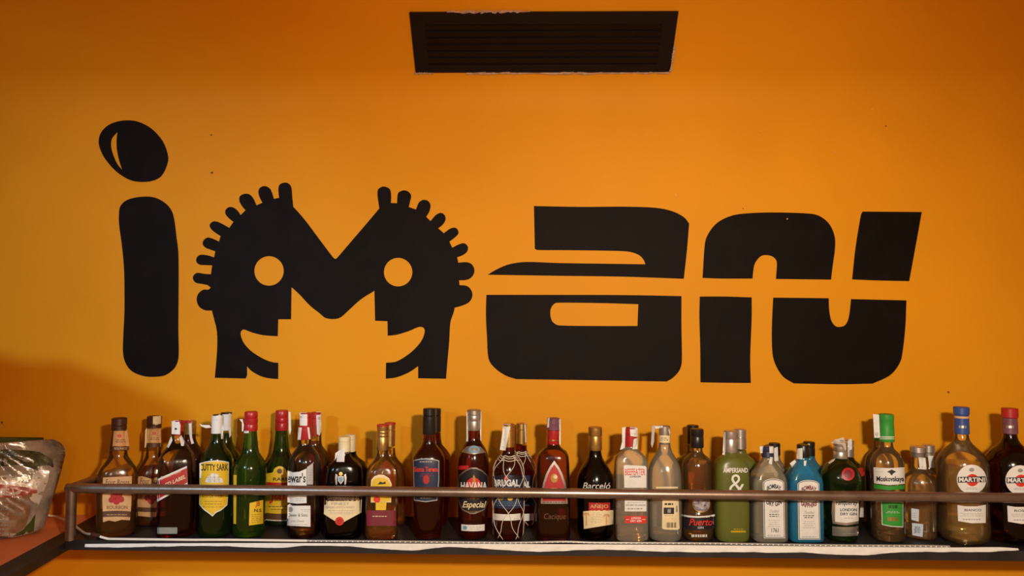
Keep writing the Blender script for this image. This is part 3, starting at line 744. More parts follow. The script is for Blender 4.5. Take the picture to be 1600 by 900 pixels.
b = Bottle('rum_bottle', 'red rum bottle with grey foil cap, red sun label and blue neck badge', 739, 844, [(669, 9.4), (678, 9.8), (686, 10.6), (692, 13), (698, 17), (705, 20.5), (713, 22.8), (722, 23.8), (735, 24), (834, 23.2), (841, 21.5), (844, 18)], L_rum, solid=True)
b.cap([(640, 9.6), (641, 10.6), (647, 10.6), (648, 9.8), (649, 10.4), (656, 10.2), (657, 9.8), (658, 10.2), (671, 10.4), (672, 10)], M_greyfoil)
b.stamp([(729, 644), (731, 644), (732, 690), (729, 690)]); b.stamp([(750, 644), (752, 644), (752, 690), (750, 688)])
l = b.patch([(721, 706), (729, 698), (740, 696), (751, 698), (759, 707), (752, 708), (740, 710), (728, 708)], M_greyfoil, 'neck_label'); b.disc(741, 702.5, 8.5, M_sky, 'neck_badge', l, .0011, 5.6); b.disc(741, 702.5, 5, M_greyfoil, 'badge_centre', l, .0015, 3)
b.patch([(716.5, 728), (732, 727), (733, 733), (716.5, 734)], M_red, 'shoulder_ribbon')
l = b.patch([(716, 752), (718, 742), (726, 735), (736, 730.5), (744, 730.5), (754, 735), (762, 743), (763, 753), (762, 785), (757, 797), (742, 803), (735, 803), (722, 797), (717, 785)], M_greyfoil, 'front_label', N=18)
b.patch([(717.5, 752), (719, 743), (727, 737), (736, 732.5), (744, 732.5), (753, 737), (761, 744), (761.8, 753), (760.6, 784), (756, 795), (742, 800.8), (735, 800.8), (723, 795), (718.4, 784)], M_black_label, 'label_field', l, .0009, N=18)
b.disc(740, 762, 12.5, M_bred, 'sun_disc', l, .0013, 16); b.patch([(738, 756), (739, 745), (740, 741), (742, 745), (743, 756)], M_gold, 'statue_emblem', l, .0018, 4, 4)
b.text('HAVANA', 721, 753, 760, 765, M_white, l, bold=.03, off=.0021); b.text('Especial', 723, 783, 759, 796, M_cream, l, shear=.35, bold=.015, off=.0014)
b.lines(727, 777, 752, 781, 1, M_gold, l, off=.0014, th=.8); b.lines(731, 798, 747, 800, 1, M_gold, l, off=.0014, th=.7)
l = b.rect(721, 819, 757, 829, M_white, 'lower_label', bow=1); b.disc(727, 824.5, 3, M_sky, 'lower_mark', l, .001); b.lines(733, 822, 752, 828, 2, M_grey, l, th=.7)

# netted rum pair
def brug(cx, base, label, Y=None, ws=1.):
    return Bottle('rum_bottle', label, cx, base, [(695, 8.6), (703, 9), (709, 10.5), (715, 15), (722, 19.5), (730, 22.3), (740, 23.5), (752, 23.8), (base - 10, 23.2), (base - 3, 21), (base, 18)], L_rum, Y=Y, ws=ws, solid=True)
def netting(b, y0, y1, base):
    mb = MB(); n = 5
    zt, zb = b.z(y0), .006
    om = (2 * math.pi / n) / (58 * b.sc)
    for sg in (-1, 1):
        for k in range(n):
            pts = []
            for i in range(40):
                z = zt + (zb - zt) * i / 39
                a = 6.2832 * k / n + sg * om * (zt - z) + .3
                a += .12 * math.sin(9 * z / .1 + k)
                r = b.rad(z) + .0016
                pts.append(b.ax + Vector((r * math.cos(a), r * math.sin(a), z)))
            mb.tube(pts, .0008, 5)
    for zc, rr in ((zt, .0012), (zt - .004, .0010), (zt - .009, .0010)):
        pts = [b.ax + Vector(((b.rad(zc) + .0016) * math.cos(a * .3927), (b.rad(zc) + .0016) * math.sin(a * .3927), zc + .002 * math.sin(a * 2.4))) for a in range(17)]
        mb.tube(pts, rr, 5)
    link('string_net', mesh(mb.v, mb.f, b.O), M_string, b.root, True, 0)
b = brug(814, 838, 'netted rum bottle with gold cap standing behind its twin', YB)
b.cap(capcol(661, 693, 8, 9), M_gold); b.stamp([(819, 662), (821, 662), (822, 690), (820, 692)])
l = b.rect(790, 742, 835, 790, M_navy, 'front_label', bow=1); b.text('BRUGAL', 788, 752, 829, 762, M_white, l, bold=.04); l = b.rect(791, 802, 833, 813, M_white, 'lower_strip', bow=1)
netting(b, 705, 838, 838)
b = brug(794, 848, 'netted rum bottle with navy label and loose white stamp on cap')
b.cap(capcol(662, 698, 9, 9), M_gold); b.stamp([(787, 663), (798, 663), (790, 704), (781, 703)]); b.lines(783, 697, 789, 702, 3, M_sky, b.root)
l = b.patch([(770.5, 744), (794, 742), (817, 744), (817, 793), (794, 796), (771, 793)], M_navy, 'front_label', N=18)
b.patch([(772, 746), (784, 741.5), (796, 748), (808, 741), (816, 746), (816, 748), (772, 748)], M_black_label, 'hill_print', l, .0010); b.disc(791, 747, 3, M_bred, 'hill_mark', l, .0014)
b.text('BRUGAL', 772, 749, 811, 760, M_white, l, bold=.04, off=.0013); b.disc(797, 778, 4.2, M_yellow, 'medal', l, .0012); b.disc(783, 778, 4.2, mat('olive_print', (.2, .16, .04), .5), 'medal', l, .0012); b.lines(774, 783, 814, 791, 3, M_sky, l, off=.0012, th=.6)
l = b.rect(771, 802, 813, 812, M_white, 'lower_strip', bow=1.5, N=18); b.lines(802, 809, 811, 812, 1, M_grey, l, th=.8)
netting(b, 711, 845, 848)

b = Bottle('rum_bottle', 'brown rum bottle with red pointed arch label and purple foil cap', 864, 848, [(692, 9), (696, 10.2), (700, 14), (705, 20), (711, 23.4), (720, 24.8), (740, 25.6), (base_ := 800, 26.4), (838, 26.8), (845, 25.4), (848, 22)], G_brown, n=4, dr=.9, liquid=(790, L_dark))
b.cap([(653, 9.2), (654, 10), (662, 10), (663, 11), (671, 10.6), (672, 9.2)], M_purple); b.cap([(671.5, 8.6), (672, 9.1), (694, 9.3), (695, 8.8)], M_redcap, 'neck_foil')
b.stamp([(856, 654), (859, 652), (858, 668), (855, 668)]); b.stamp([(873, 655), (876, 655), (876, 695), (874, 694)]); b.lines(858, 686, 873, 690, 1, M_gold, b.root, th=2)
l = b.patch([(845, 787), (846, 770), (848.5, 755), (853, 741), (858.5, 730), (866, 719.5), (873.5, 730), (879, 741), (883.5, 755), (886, 770), (887, 787)], M_silver, 'front_label', N=18, M=8)
b.patch([(848, 783), (849, 769), (851.5, 756), (855.5, 744), (860, 734), (866, 725.5), (872, 734), (876.5, 744), (880.5, 756), (883, 769), (884, 783)], M_red, 'label_field', l, .0010, N=18, M=8)
b.disc(866, 747, 5.6, M_gold, 'portrait_medallion', l, .0014, 7); b.disc(868, 745, 3, M_cream, 'portrait_medallion', l, .0019, 3); b.text('A\u00d1EJO', 855, 773, 877, 779, M_tan, l, off=.0014); b.lines(848, 783.5, 884, 786, 1, M_brown, l, off=.0014, th=1.4)
b.text('Cacique', 850, 802, 884, 814, mat('embossed_glint', (.14, .07, .035), .25), None, shear=.25, off=.0006, name='embossed_script')

b = Bottle('rum_bottle', 'round dark rum bottle with gold cap and palm tree label', 930, 848, [(700, 9.8), (708, 10.6), (715, 12.6), (722, 17), (730, 23), (738, 27.4), (747, 30.2), (757, 31.2), (775, 31.4), (836, 30.4), (844, 28.5), (848, 24)], G_black, solid=True, ws=.92)
b.cap([(667, 9.8), (668, 10.8), (680, 10.8), (681, 10.2), (682, 10.5), (702, 10.8), (703, 10.2)], M_gold)
b.text('Barcel\u00f3', 911, 754, 953, 764, M_white, None, shear=.25)
l = b.rect(920, 785, 953, 797.5, M_red, 'name_label', bow=.6); b.text('A\u00d1EJO', 922, 787, 950, 795.5, M_tan, l, bold=.02)
l = b.patch([(911.5, 799), (925, 797.5), (958, 797), (958, 819), (912.5, 826.5)], M_cream, 'palm_label', N=16)
mb_p = M_gold
for (x, y, hgt, sgn) in ((947, 805, 15, 1), (916.5, 803, 18, -1)):
    b.patch([(x - .8, y), (x + .8, y), (x + 1.2, y + hgt), (x - .6, y + hgt)], M_tan, 'palm_print', l, .0012, 3, 4)
    for a in range(7):
        t = math.radians(-20 + 220 * a / 6); dx, dy = math.cos(t) * 6.5, -math.sin(t) * 4.5 + 2
        b.patch([(x, y - .9), (x + dx * .5, y + dy * .5 - 1.4), (x + dx, y + dy), (x + dx * .5, y + dy * .5 + .6)] if abs(dx) > 1 else [(x - .8, y), (x + .8, y), (x + .5, y + dy), (x - .5, y + dy)], M_tan, 'palm_print', l, .0012, 4, 2)
b.lines(924, 800, 940, 818, 7, M_grey, l, off=.0012, th=.5, slope=-.03)

b = Bottle('gin_bottle', 'clear gin bottle with red stamped cap and white label with red letters', 986, 848, [(695, 9.6), (700, 11), (704, 15), (709, 21), (714, 25.5), (720, 27.8), (730, 28.6), (750, 29), (838, 29), (845, 28), (848, 25)], G_cool, n=6, dr=.72, rot=4, liquid=(800, L_pink), ws=.92)
b.cap(capcol(668, 697, 10.4, 9), M_redcap)
b.stamp([(972, 668), (978, 667), (977, 700), (969, 703), (972, 690)]); b.stamp([(984, 667), (996, 668), (996, 683), (985, 681)]); b.stamp([(990, 686), (996, 684), (996, 702), (988, 702)])
l = b.patch([(974.5, 728), (976, 726.5), (1008, 728), (1010, 730), (1010, 762), (975.5, 762)], M_white, 'front_label')
b.text('BEEFEATER', 976.5, 732, 1008, 742, M_bred, l, bold=.008, arc=.6); b.text('LONDON', 984, 743, 1001, 746, M_ink, l, bold=.02)
l = b.rect(976, 781, 1010, 799, M_white, 'lower_label'); b.lines(979, 784, 1007, 786.5, 1, M_grey, l, th=.7); b.text('THE SPIRIT OF LONDON', 977.5, 788, 1008, 790.5, M_ink, l); b.lines(978, 792.5, 1006, 797, 1, M_grey, l, th=1.8)
l = b.rect(976.5, 806, 1010, 817.5, M_bred, 'strength_label'); b.text('LONDON', 986, 807.5, 1001, 811, M_white, l, bold=.02); b.text('DRY GIN', 985, 812, 1002, 815.5, M_white, l, bold=.02); b.lines(978, 810, 984, 813, 1, M_white, l, th=.8); b.lines(1003, 810, 1009, 813, 1, M_white, l, th=.8)

b = Bottle('gin_bottle', 'clear bottle turned to show cream back label with barcode', 1039, 849, [(693, 8.8), (700, 9.8), (708, 13), (716, 18), (724, 22), (733, 24.8), (744, 26), (760, 26.3), (838, 25.8), (846, 24), (849, 20)], G_cool, n=2.5, dr=.9, liquid=(836, L_clear))
b.cap([(665, 7.6), (666, 8.8), (692, 8.8), (694, 8.4)], M_greyfoil)
l = b.patch([(1029.5, 680), (1046.5, 680.5), (1046.5, 692), (1029.5, 691.5)], M_cream, 'neck_label'); b.lines(1032, 683, 1044, 689, 2, M_ink, l, th=1)
b.stamp([(1019, 666), (1023, 664), (1022, 690), (1019, 700), (1017, 694)], mat('grey_stamp', (.42, .40, .42), .6)); b.stamp([(1023, 666), (1036, 665), (1036, 668), (1024, 670)]); b.stamp([(1045, 668), (1047, 676), (1046, 681), (1044, 672)])
b.rect(1025, 760.5, 1059, 763, M_cream, 'label_edge')
l = b.patch([(1035, 777), (1060, 780), (1061.5, 826), (1058, 828), (1037, 827), (1034.5, 825)], M_cream, 'back_label_or_reflection'); b.lines(1038, 785, 1052, 790, 1, M_ink, l, th=3); b.rect(1037, 793, 1053, 803, M_ink, 'picture_print', l, off=.001); b.rect(1043, 795, 1048, 801, M_grey, 'picture_print', l, off=.0015)
b.lines(1037, 804, 1053, 807, 1, M_grey, l, th=.8); b.lines(1037, 809, 1059, 815, 3, M_tan, l, th=.5)
for k in range(9): b.rect(1041 + k * 1.75, 816, 1041.5 + k * 1.75 + (.6 if k % 3 else 0), 824.5, M_ink, 'barcode_bar', l, off=.001, N=1, M=2)
b.patch([(1056, 790), (1058, 790), (1058.6, 800), (1055.4, 800)], M_grey, 'bottle_print', l, .001, 3, 3)

def clove(cx, base, label, Y=None, liq=None, ws=1.):
    return Bottle('gin_bottle', label, cx, base, [(696, 8.6), (703, 9.2), (708, 11), (712, 16), (716, 21), (722, 24.4), (730, 25.6), (760, 25), (795, 25), (803, 26.8), (828, 27.2), (840, 26.4), (846, 24), (base, 20)], G_clear, Y=Y, ws=ws, liquid=liq)
b = clove(1083, 838, 'gin bottle with black cap hidden behind the round medallion gin', YB, (760, L_pink))
b.cap(capcol(664, 693, 9.2, 9), M_blackcap)
b = clove(1090, 848, 'ribbed gin bottle with black cap, round medallion and black band', liq=(722, L_pink), ws=.90)
b.cap([(670, 9.2), (671, 10.2), (680, 10.2), (681, 9.6), (682, 10.2), (698, 10.2), (699, 9.6)], M_blackcap)
l = b.disc(1096, 787, 14, M_gold, 'medallion'); b.disc(1096, 787, 12.6, mat('medallion_print', (.30, .26, .30), .5, vary=.9, scale=140), 'medallion_picture', l, .0011)
l = b.patch([(1065.5, 806), (1078, 808.5), (1091, 809), (1106, 808), (1117, 805), (1117.5, 823), (1106, 827.5), (1091, 829), (1078, 828), (1066, 824)], M_black_label, 'front_band', N=18)
b.text('Puerto', 1077, 810, 1113, 821, M_bred, l, shear=.3, bold=.015); b.text('GIN', 1090, 822.5, 1099, 826, M_white, l)
b.rect(1066, 803.5, 1117, 806.5, M_white, 'band_edge', bow=3); b.lines(1080, 833, 1105, 841, 1, mat('white_print', (.62, .60, .58), .5), b.root, 'base_print', .0008, 4)

def amp(cx, base, label, Y=None, ws=1.):
    return Bottle('liqueur_bottle', label, cx, base, [(703, 10), (707, 10.6), (711, 14), (715, 20), (720, 25), (726, 28), (734, 29.4), (750, 29.8), (base - 12, 29), (base - 3, 27.5), (base, 25)], M_lgreen, Y=Y, ws=ws, n=3.6, dr=.75, rot=2, solid=True)
b = amp(1157, 840, 'frosted green bottle with silver cap behind the ampersand bottle', YB, ws=.92)
b.cap(capcol(670, 701, 9.6, 12), M_silver)
b = amp(1143, 849, 'frosted olive green bottle with silver cap and white ampersand', ws=.93)
b.cap([(673, 9.8), (674, 10.8), (684, 10.8), (685, 10.3), (686, 10.8), (705, 10.8), (706, 10.4)], M_silver); b.stamp([(1131, 675), (1134, 675), (1134, 702), (1133, 712), (1129, 711)])
b.text('AMPERSAND', 1130, 731, 1168, 738.5, M_white, None, bold=.025); b.text('&', 1139, 741, 1163, 772, M_white, None, bold=-.005); b.rect(1142, 829, 1165, 832, mat('ochre_print', (.45, .30, .01), .5), 'gold_stripe'); b.lines(1144, 825, 1163, 828, 1, MATS['ochre_print'], b.root, th=1.3)

def bomb(cx, base, label, gm, Y=None, liq=None, name='gin_bottle', ws=1.):
    return Bottle(name, label, cx, base, [(710, 8.6), (716, 8.8), (721, 11.5), (728, 17), (736, 22.5), (743, 26.5), (750, 28.3), (758, 28.8), (base - 9, 28.8), (base - 3, 28), (base, 25)], gm, Y=Y, ws=ws, n=6, dr=.72, rot=3, liquid=liq)
def bomblabel(b, x0, x1, y0, y1, t1, t2, m2):
    w_ = x1 - x0
    arch = lambda e: [(x0 + e, y0 + 6 + e * .3, 1), (x0 + w_ * .12, y0 + 2.5 + e), (x0 + w_ * .3, y0 + .6 + e), (x0 + w_ * .5, y0 + e), (x0 + w_ * .7, y0 + .6 + e), (x0 + w_ * .88, y0 + 2.5 + e), (x1 - e, y0 + 6 + e * .3, 1), (x1 + 1.5 - e, y1 - e, 1), (x0 + 1.5 + e, y1 - e, 1)]
    l = b.patch(arch(0), M_white, 'front_label', smooth=True, M=12); b.patch(arch(1), M_ink, 'label_border', l, .0009, smooth=True, M=12); b.patch(arch(1.9), M_white, 'label_field', l, .0013, smooth=True, M=12)
    b.text(t1, x0 + 6, y0 + 8, x1 - 5, y0 + 15, m2, l, arc=4, bold=.03, off=.0018)
    b.disc((x0 + x1) / 2 + .5, y0 + 27, 5, M_tan, 'medallion', l, .0018, 6)
    b.text(t2, x0 + 5, y0 + 35.5, x1 - 4, y0 + 43, m2, l, arc=-4, bold=.03, off=.0018)
    b.text('Distilled', x0 + 10, y0 + 48, x1 - 8, y0 + 53, M_grey, l, shear=.4, off=.0018)
    b.lines(x0 + 8, y0 + 54, x1 - 7, y0 + 60, 2, M_ink, l, off=.0018, th=1.2); b.lines(x0 + 7, y0 + 63, x1 - 6, y0 + 76, 4, M_grey, l, off=.0018, th=.6)
    b.lines(x0 + 3.5, y1 - 6, x1 - 2, y1 - 3, 1, M_grey, l, off=.0018, th=1)
    return l
b = bomb(1211, 840, 'clear gin bottle with black cap behind the plain glass arched label gin', G_cool, YB, ws=.93)
b.cap(capcol(692, 711, 8.6, 7), M_blackcap); b.stamp([(1209, 700), (1215, 698), (1216, 720), (1210, 721)])
b = bomb(1201, 850, 'clear square gin bottle with tall arched white label beside blue bottle', G_cool, liq=(742, L_clear))
b.cap([(697, 8.4), (698, 9.6), (704, 9.6), (705, 9), (713, 9.6), (714, 9)], mat('navy_cap', (.02, .025, .07), .4)); b.stamp([(1187, 698), (1193, 697), (1192, 708), (1188, 708)]); b.stamp([(1202, 698), (1208, 698), (1208, 708), (1202, 708)]); b.stamp([(1203, 714), (1207, 714), (1206, 726), (1201, 724)])
l = bomblabel(b, 1192, 1225, 748, 841, 'BOMBAY', 'DRY GIN', M_ink); b.text('1761', 1205, 825, 1216, 831.5, M_ink, l, off=.0018, bold=.01)
b = bomb(1265, 840, 'blue gin bottle with black stamped cap behind the sapphire blue one', G_blue, YB)
b.cap(capcol(690, 712, 8.8, 7), M_blackcap); b.stamp([(1260, 694), (1265, 693), (1264, 716), (1261, 714)])
b = bomb(1257, 850, 'sapphire blue square gin bottle with tall arched white label', G_blue, liq=(745, glass('blue_tinted_spirit', (.6, .85, .97), thin=True, edge=(.2, .5, .8), gloss=.1)))
b.cap([(694.5, 8.6), (696, 9.6), (712, 9.6), (714, 9)], M_blackcap); b.stamp([(1246, 701), (1254, 700), (1254, 718), (1245, 717)]); b.stamp([(1234, 724), (1242, 718), (1245, 722), (1238, 731)]); b.stamp([(1256, 720), (1260, 720), (1259, 728), (1256, 728)])
l = bomblabel(b, 1246, 1280, 750, 843, 'BOMBAY', 'SAPPHIRE', M_maroon)

def tanq(cx, base, label, Y=None, ws=1.):
    return Bottle('gin_bottle', label, cx, base, [(714, 9.8), (718, 12), (723, 18), (729, 23.5), (736, 27.5), (745, 29.6), (757, 29.4), (790, 27), (base - 10, 23), (base - 3, 22), (base, 19)], G_dgreen, Y=Y, ws=ws, n=2.4, solid=True)
b = tanq(1326, 840, 'green shaker shaped gin bottle behind its twin with silver cap', YB, ws=.85)
b.cap(capcol(687, 713, 8.8, 8), M_silver); b.disc(1344, 738, 7, M_red, 'wax_seal', None, .001); b.rect(1330, 780, 1349, 808, M_white, 'front_label'); b.stamp([(1325, 686), (1331, 686), (1331, 702), (1327, 704)])
b = tanq(1316, 851, 'green shaker shaped gin bottle with silver cap and red wax seal')
b.cap([(690, 9), (691, 10.2), (696, 10.2), (697, 9.5), (698, 10.3), (704, 10.3), (705, 9.7), (706, 10.3), (716, 10.5), (717, 10)], M_silver)
b.stamp([(1298, 692), (1304, 687), (1312, 685), (1318, 683), (1321, 690), (1322, 702), (1320, 704), (1316, 694), (1304, 693)], mat('crumpled_stamp', (.55, .48, .42), .6)); b.stamp([(1294, 724), (1300, 719), (1306, 716), (1303, 721), (1297, 725)])
b.disc(1325, 741, 10, M_red, 'wax_seal', None, .001); b.disc(1325, 741, 6.5, M_maroon, 'wax_stamp', None, .0015)
l = b.patch([(1300.5, 785), (1303, 782), (1318, 784), (1341, 782), (1342, 790), (1341, 818), (1322, 821), (1301, 818), (1299.5, 800)], M_silver, 'label_back', N=16); b.patch([(1305, 783), (1318, 784), (1341, 782), (1341, 814), (1322, 817), (1305, 815)], M_white, 'front_label', l, .0010, N=16)
b.text('Tanqueray', 1306, 781, 1340, 791, M_ink, l, shear=.35, bold=.01, off=.0015); b.text('LONDON', 1313, 794, 1338, 798.5, M_ink, l, bold=.02, off=.0015); b.text('DRY GIN', 1313, 800.5, 1338, 805, M_ink, l, bold=.02, off=.0015); b.lines(1318, 808, 1334, 810, 1, M_grey, l, off=.0015, th=.7)
l = b.rect(1300.5, 822, 1341, 836.5, M_silver, 'lower_band', bow=1.5, N=16); b.lines(1316, 832, 1337, 836, 1, M_grey, l, th=1)

def mosk(cx, base, label, Y=None, liq=None, ws=1.):
    return Bottle('vodka_bottle', label, cx, base, [(686, 8.4), (695, 9), (701, 11), (706, 16), (712, 20.5), (719, 23.2), (728, 24.2), (745, 24.4), (base - 10, 24.2), (base - 3, 22.5), (base, 19)], G_clear, Y=Y, ws=ws, liquid=liq)
b = mosk(1375, 838, 'clear vodka bottle glowing orange behind the green capped one', YB, (735, L_clear), ws=.85)
b.cap(capcol(652, 688, 8.6, 8), M_green)
b = mosk(1389, 850, 'clear vodka bottle with bright green cap and white eagle label', liq=(828, L_clear))
b.cap([(647, 9.8), (648, 10.8), (656, 11), (657, 10.6), (668, 11), (683, 11.3), (689, 11.3), (690, 10.6)], M_green); b.rect(1375, 682, 1397, 683.5, M_white, 'cap_stripe', off=.0006); b.rect(1375, 685, 1397, 686.2, M_white, 'cap_stripe', off=.0006)
b.stamp([(1364, 647), (1374, 648), (1376, 684), (1366, 684)]); b.lines(1367, 676, 1373, 682, 4, M_ink, b.root, th=.8)
l = b.patch([(1365, 730), (1376, 731), (1389, 731.5), (1413, 730), (1413.5, 756), (1389, 758), (1366, 755)], M_white, 'front_label', N=18)
b.patch([(1386, 737), (1390, 735), (1393, 733.5), (1396, 735), (1400, 737), (1396, 739), (1393, 743), (1390, 739)], M_ink, 'eagle_emblem', l, .0011, 8, 3); b.text('Moskovskaya', 1370, 744, 1412, 754.5, M_ink, l, bold=.03); b.lines(1368, 735, 1380, 739, 1, M_grey, l, th=.5)
b.patch([(1365.5, 756.5), (1389, 759.5), (1413.3, 757.5), (1413, 764), (1389, 766), (1366, 763)], M_green, 'label_band', None, .0006, N=18)
l = b.patch([(1377, 783), (1411, 784), (1411, 824), (1393, 823), (1378, 820)], M_white, 'lower_label'); b.patch([(1378.3, 784), (1410, 785), (1410, 822.5), (1393, 821.7), (1379.2, 819)], M_green, 'label_field', l, .0010); b.lines(1386, 788, 1404, 795, 1, mat('dark_green_print', (.01, .07, .015), .5), l, off=.0014, th=5); b.lines(1384, 798, 1406, 802, 2, M_white, l, off=.0014, th=.5); b.lines(1386, 807, 1404, 815, 1, M_gold, l, off=.0014, th=6)

def stopper(cx, base, label, Y=None, liq=None, ws=1.):
    return Bottle('spirit_bottle', label, cx, base, [(712, 8.4), (722, 8.8), (731, 9.6), (737, 13), (742, 18), (748, 21.8), (756, 23.6), (768, 24), (base - 8, 24), (base - 2, 22), (base, 19)], G_clear, Y=Y, ws=ws, n=2.8, dr=.85, liquid=liq)
b = stopper(1452, 840, 'clear spirit bottle with silver stopper behind its stamped twin', YB, (770, L_amber))
b.cap([(694.5, 7.8), (696, 9.4), (706, 9.4), (707, 8.6), (713, 8.4)], M_silver, 'stopper'); b.stamp([(1450, 712), (1458, 712), (1460, 731), (1452, 731)])
b.patch([(1452, 800), (1469, 795), (1470, 826), (1453, 830)], M_brown, 'dark_label'); b.patch([(1463, 809), (1471, 808), (1472, 823), (1464, 824)], M_white, 'small_label')
b = stopper(1436, 852, 'clear spirit bottle with silver stopper and two small white stickers', Y=-.135, liq=(838, L_clear))
b.cap([(697, 9.6), (698.5, 11.4), (706, 11.5), (707, 10.8), (713, 10.2), (714, 9.6)], M_silver, 'stopper'); b.stamp([(1435, 714), (1446, 715), (1448, 734), (1437, 733)]); b.lines(1439, 729, 1446, 733, 4, M_grey, b.root)
l = b.patch([(1424, 794), (1436, 796), (1435.5, 815), (1424, 812)], mat('pale_blue_paper', (.50, .58, .70), .6), 'sticker'); b.lines(1426, 800, 1433, 810, 3, M_grey, l, th=.7)
l = b.patch([(1425, 817), (1442.5, 819), (1441.5, 839), (1425.5, 836)], MATS['pale_blue_paper'], 'sticker'); b.lines(1428, 822, 1439, 833, 7, M_navy, l, th=.8)

# two vermouth bottles with round badges
def verm(cx, base, label, gm, solid=False, liq=None):
    return Bottle('vermouth_bottle', label, cx, base, [(674, 8.8), (684, 10), (691, 13), (697, 18.5), (703, 25), (709, 30), (716, 34), (724, 36), (735, 36.6), (770, 36.2), (800, 35.4), (base - 20, 36.2), (base - 7, 34), (base, 27)], gm, solid=solid, liquid=liq)
def vlabels(b, cx, cy, x0, x1, y0, txt, band):
    l = b.disc(cx, cy, 23, M_white, 'round_badge', None, .0006, N=20); b.disc(cx + 1, cy + 1, 9.6, M_bred, 'red_disc', l, .0011); k = b.patch([(cx - 21, cy - 4), (cx + 21, cy - 5), (cx + 21.5, cy + 4), (cx - 21, cy + 5)], M_ink, 'name_bar', l, .0016, N=16)
    b.text('MARTINI', cx - 19.5, cy - 3.4, cx + 19.5, cy + 3.6, M_white, l, bold=.035, off=.0021); b.disc(cx, cy - 15, 4, M_grey, 'crest', l, .0011, 3); b.lines(cx - 10, cy + 12, cx + 10, cy + 16, 2, M_grey, l, off=.0011, th=.6)
    l = b.patch([(x0, y0), (x0 + 12, y0 + 2), (x0 + 30, y0 + 2), (x1, y0 - .5), (x1, y0 + 28), (x0 + 22, y0 + 28.5), (x0 + 1, y0 + 25)], M_white, 'front_label', N=16); b.text(txt, x0 + 11, y0 + 6, x0 + 37, y0 + 9.6, M_ink, l, bold=.01); b.lines(x0 + 4, y0 + 12, x1 - 4, y0 + 18, 3, M_grey, l, th=.5); b.lines(x0 + 8, y0 + 20, x0 + 36, y0 + 25, 1, M_grey, l, th=1.4)
b = verm(1509, 856, 'clear vermouth bottle with blue cap and round white badge', G_clear, liq=(724, L_pale))
b.cap([(636, 10.4), (637, 11.3), (647, 11.3), (648, 10.4), (650, 10.2)], M_blue); b.cap([(653, 9.6), (654, 10.4), (677, 10.8), (678, 10)], M_blue, 'neck_foil'); b.cap([(649, 9.6), (650, 10), (654, 9.9), (654.5, 9)], M_tan, 'cap_ring'); b.lines(1497, 662, 1511, 672, 1, M_silver, b.root, 'foil_script', th=4)
vlabels(b, 1518, 749, 1496, 1540, 789, 'BIANCO', None)
b = verm(1586, 856, 'dark red vermouth bottle with red cap at end of row', G_black, solid=True)
b.cap([(638, 10.6), (639, 11.5), (652, 11.5), (653, 10.6)], M_redcap); b.cap([(653, 9.6), (654, 10.4), (677, 10.8), (678, 10)], M_purple, 'neck_foil'); b.lines(1571, 662, 1585, 672, 1, M_silver, b.root, 'foil_script', th=4)
vlabels(b, 1594, 750, 1574, 1618, 790, 'ROSSO', None)

# ------------------------------------------------------------------ light strip along the shelf edge
def catpath(pts, sub=5): return crom(pts, closed=False, sub=sub)
up_path = [(155, 838), (170, 842), (195, 845), (250, 845), (320, 843.5), (400, 844), (480, 845), (600, 846), (700, 847), (800, 848), (880, 846.5), (930, 848), (1100, 849), (1300, 852), (1440, 853), (1484, 854)]
strip = empty('led_strip', at_y(800, 848, SY + .002)); bpy.context.view_layer.update()
tag(strip, 'thin light strip in clear sleeve lying along the shelf edge', 'light strip')
YS = SY + .0025
def spt(p, r): q = at_y(p.x, p.y, YS); q.z = max(q.z, .0017 + r); return q
pa = [spt(p, .0028) for p in catpath(up_path) if p.x <= 482]; pb = [spt(p, .0026) for p in catpath(up_path) if p.x >= 480]
b = MB(); b.tube(pa, .0028, 8); wbuild(b, 'white_sleeve', M_wplastic, strip, True)
b = MB(); b.tube(pb, .0026, 8); wbuild(b, 'clear_sleeve', M_rope, strip, True)
b = MB(); x = 486
while x < 1480:
    ys = [p for p in catpath(up_path)]
    for p, q in zip(ys, ys[1:]):
        if p.x <= x <= q.x: yy = p.y + (q.y - p.y) * (x - p.x) / (q.x - p.x); break
    c = spt(Vector((x, yy)), .0026); b.box((c.x - .0015, c.y - .0031, c.z - .0009), (c.x + .0015, c.y - .0022, c.z + .0011)); x += 8.2
o = wbuild(b, 'led_chips', M_dotled, strip); o['kind'] = 'stuff'
c0 = at_y(141, 836, YS); c1 = pa[0]
b = MB(); b.tube([Vector((c0.x, c0.y + .006, max(c0.z, .007))), c1 + Vector((.003, 0, .001))], .0048, 10); wbuild(b, 'brown_connector', M_browncap, strip, True)
# white crumpled backing tape
lower = [(133, 854), (180, 855), (250, 853.5), (330, 852.5), (400, 855), (440, 855.5), (470, 852.5), (530, 852.5), (580, 856), (640, 859.5), (680, 856), (700, 854), (760, 857), (820, 861), (870, 861), (900, 859), (960, 858.5), (1020, 861), (1100, 862.5), (1160, 862), (1200, 863), (1260, 863), (1300, 866), (1360, 866.5), (1400, 862.5), (1480, 862), (1540, 862), (1592, 859)]
upper = [(133, 850), (250, 849), (400, 848.5), (600, 849), (800, 850), (1000, 851), (1200, 853), (1300, 854), (1480, 855.5), (1560, 855), (1592, 857)]
def interp(L, x):
    for a, c in zip(L, L[1:]):
        if a.x <= x <= c.x: return a.y + (c.y - a.y) * (x - a.x) / max(c.x - a.x, 1e-6)
    return L[-1].y
LO, UPP = catpath(lower), catpath(upper)
v, f = [], []; n = 240
for i in range(n + 1):
    x = 133 + (1591 - 133) * i / n; a, c = interp(UPP, x), max(interp(LO, x), interp(UPP, x) + 1)
    for j in range(5):
        t = j / 4
        q = at_y(x, a + (c - a) * t, SY - .0016)
        q.y -= .0016 * t + .0016 * t * math.sin(x * .13 + j * 1.3) * math.sin(x * .031) + random.uniform(0, .0014) * t
        v.append(q)
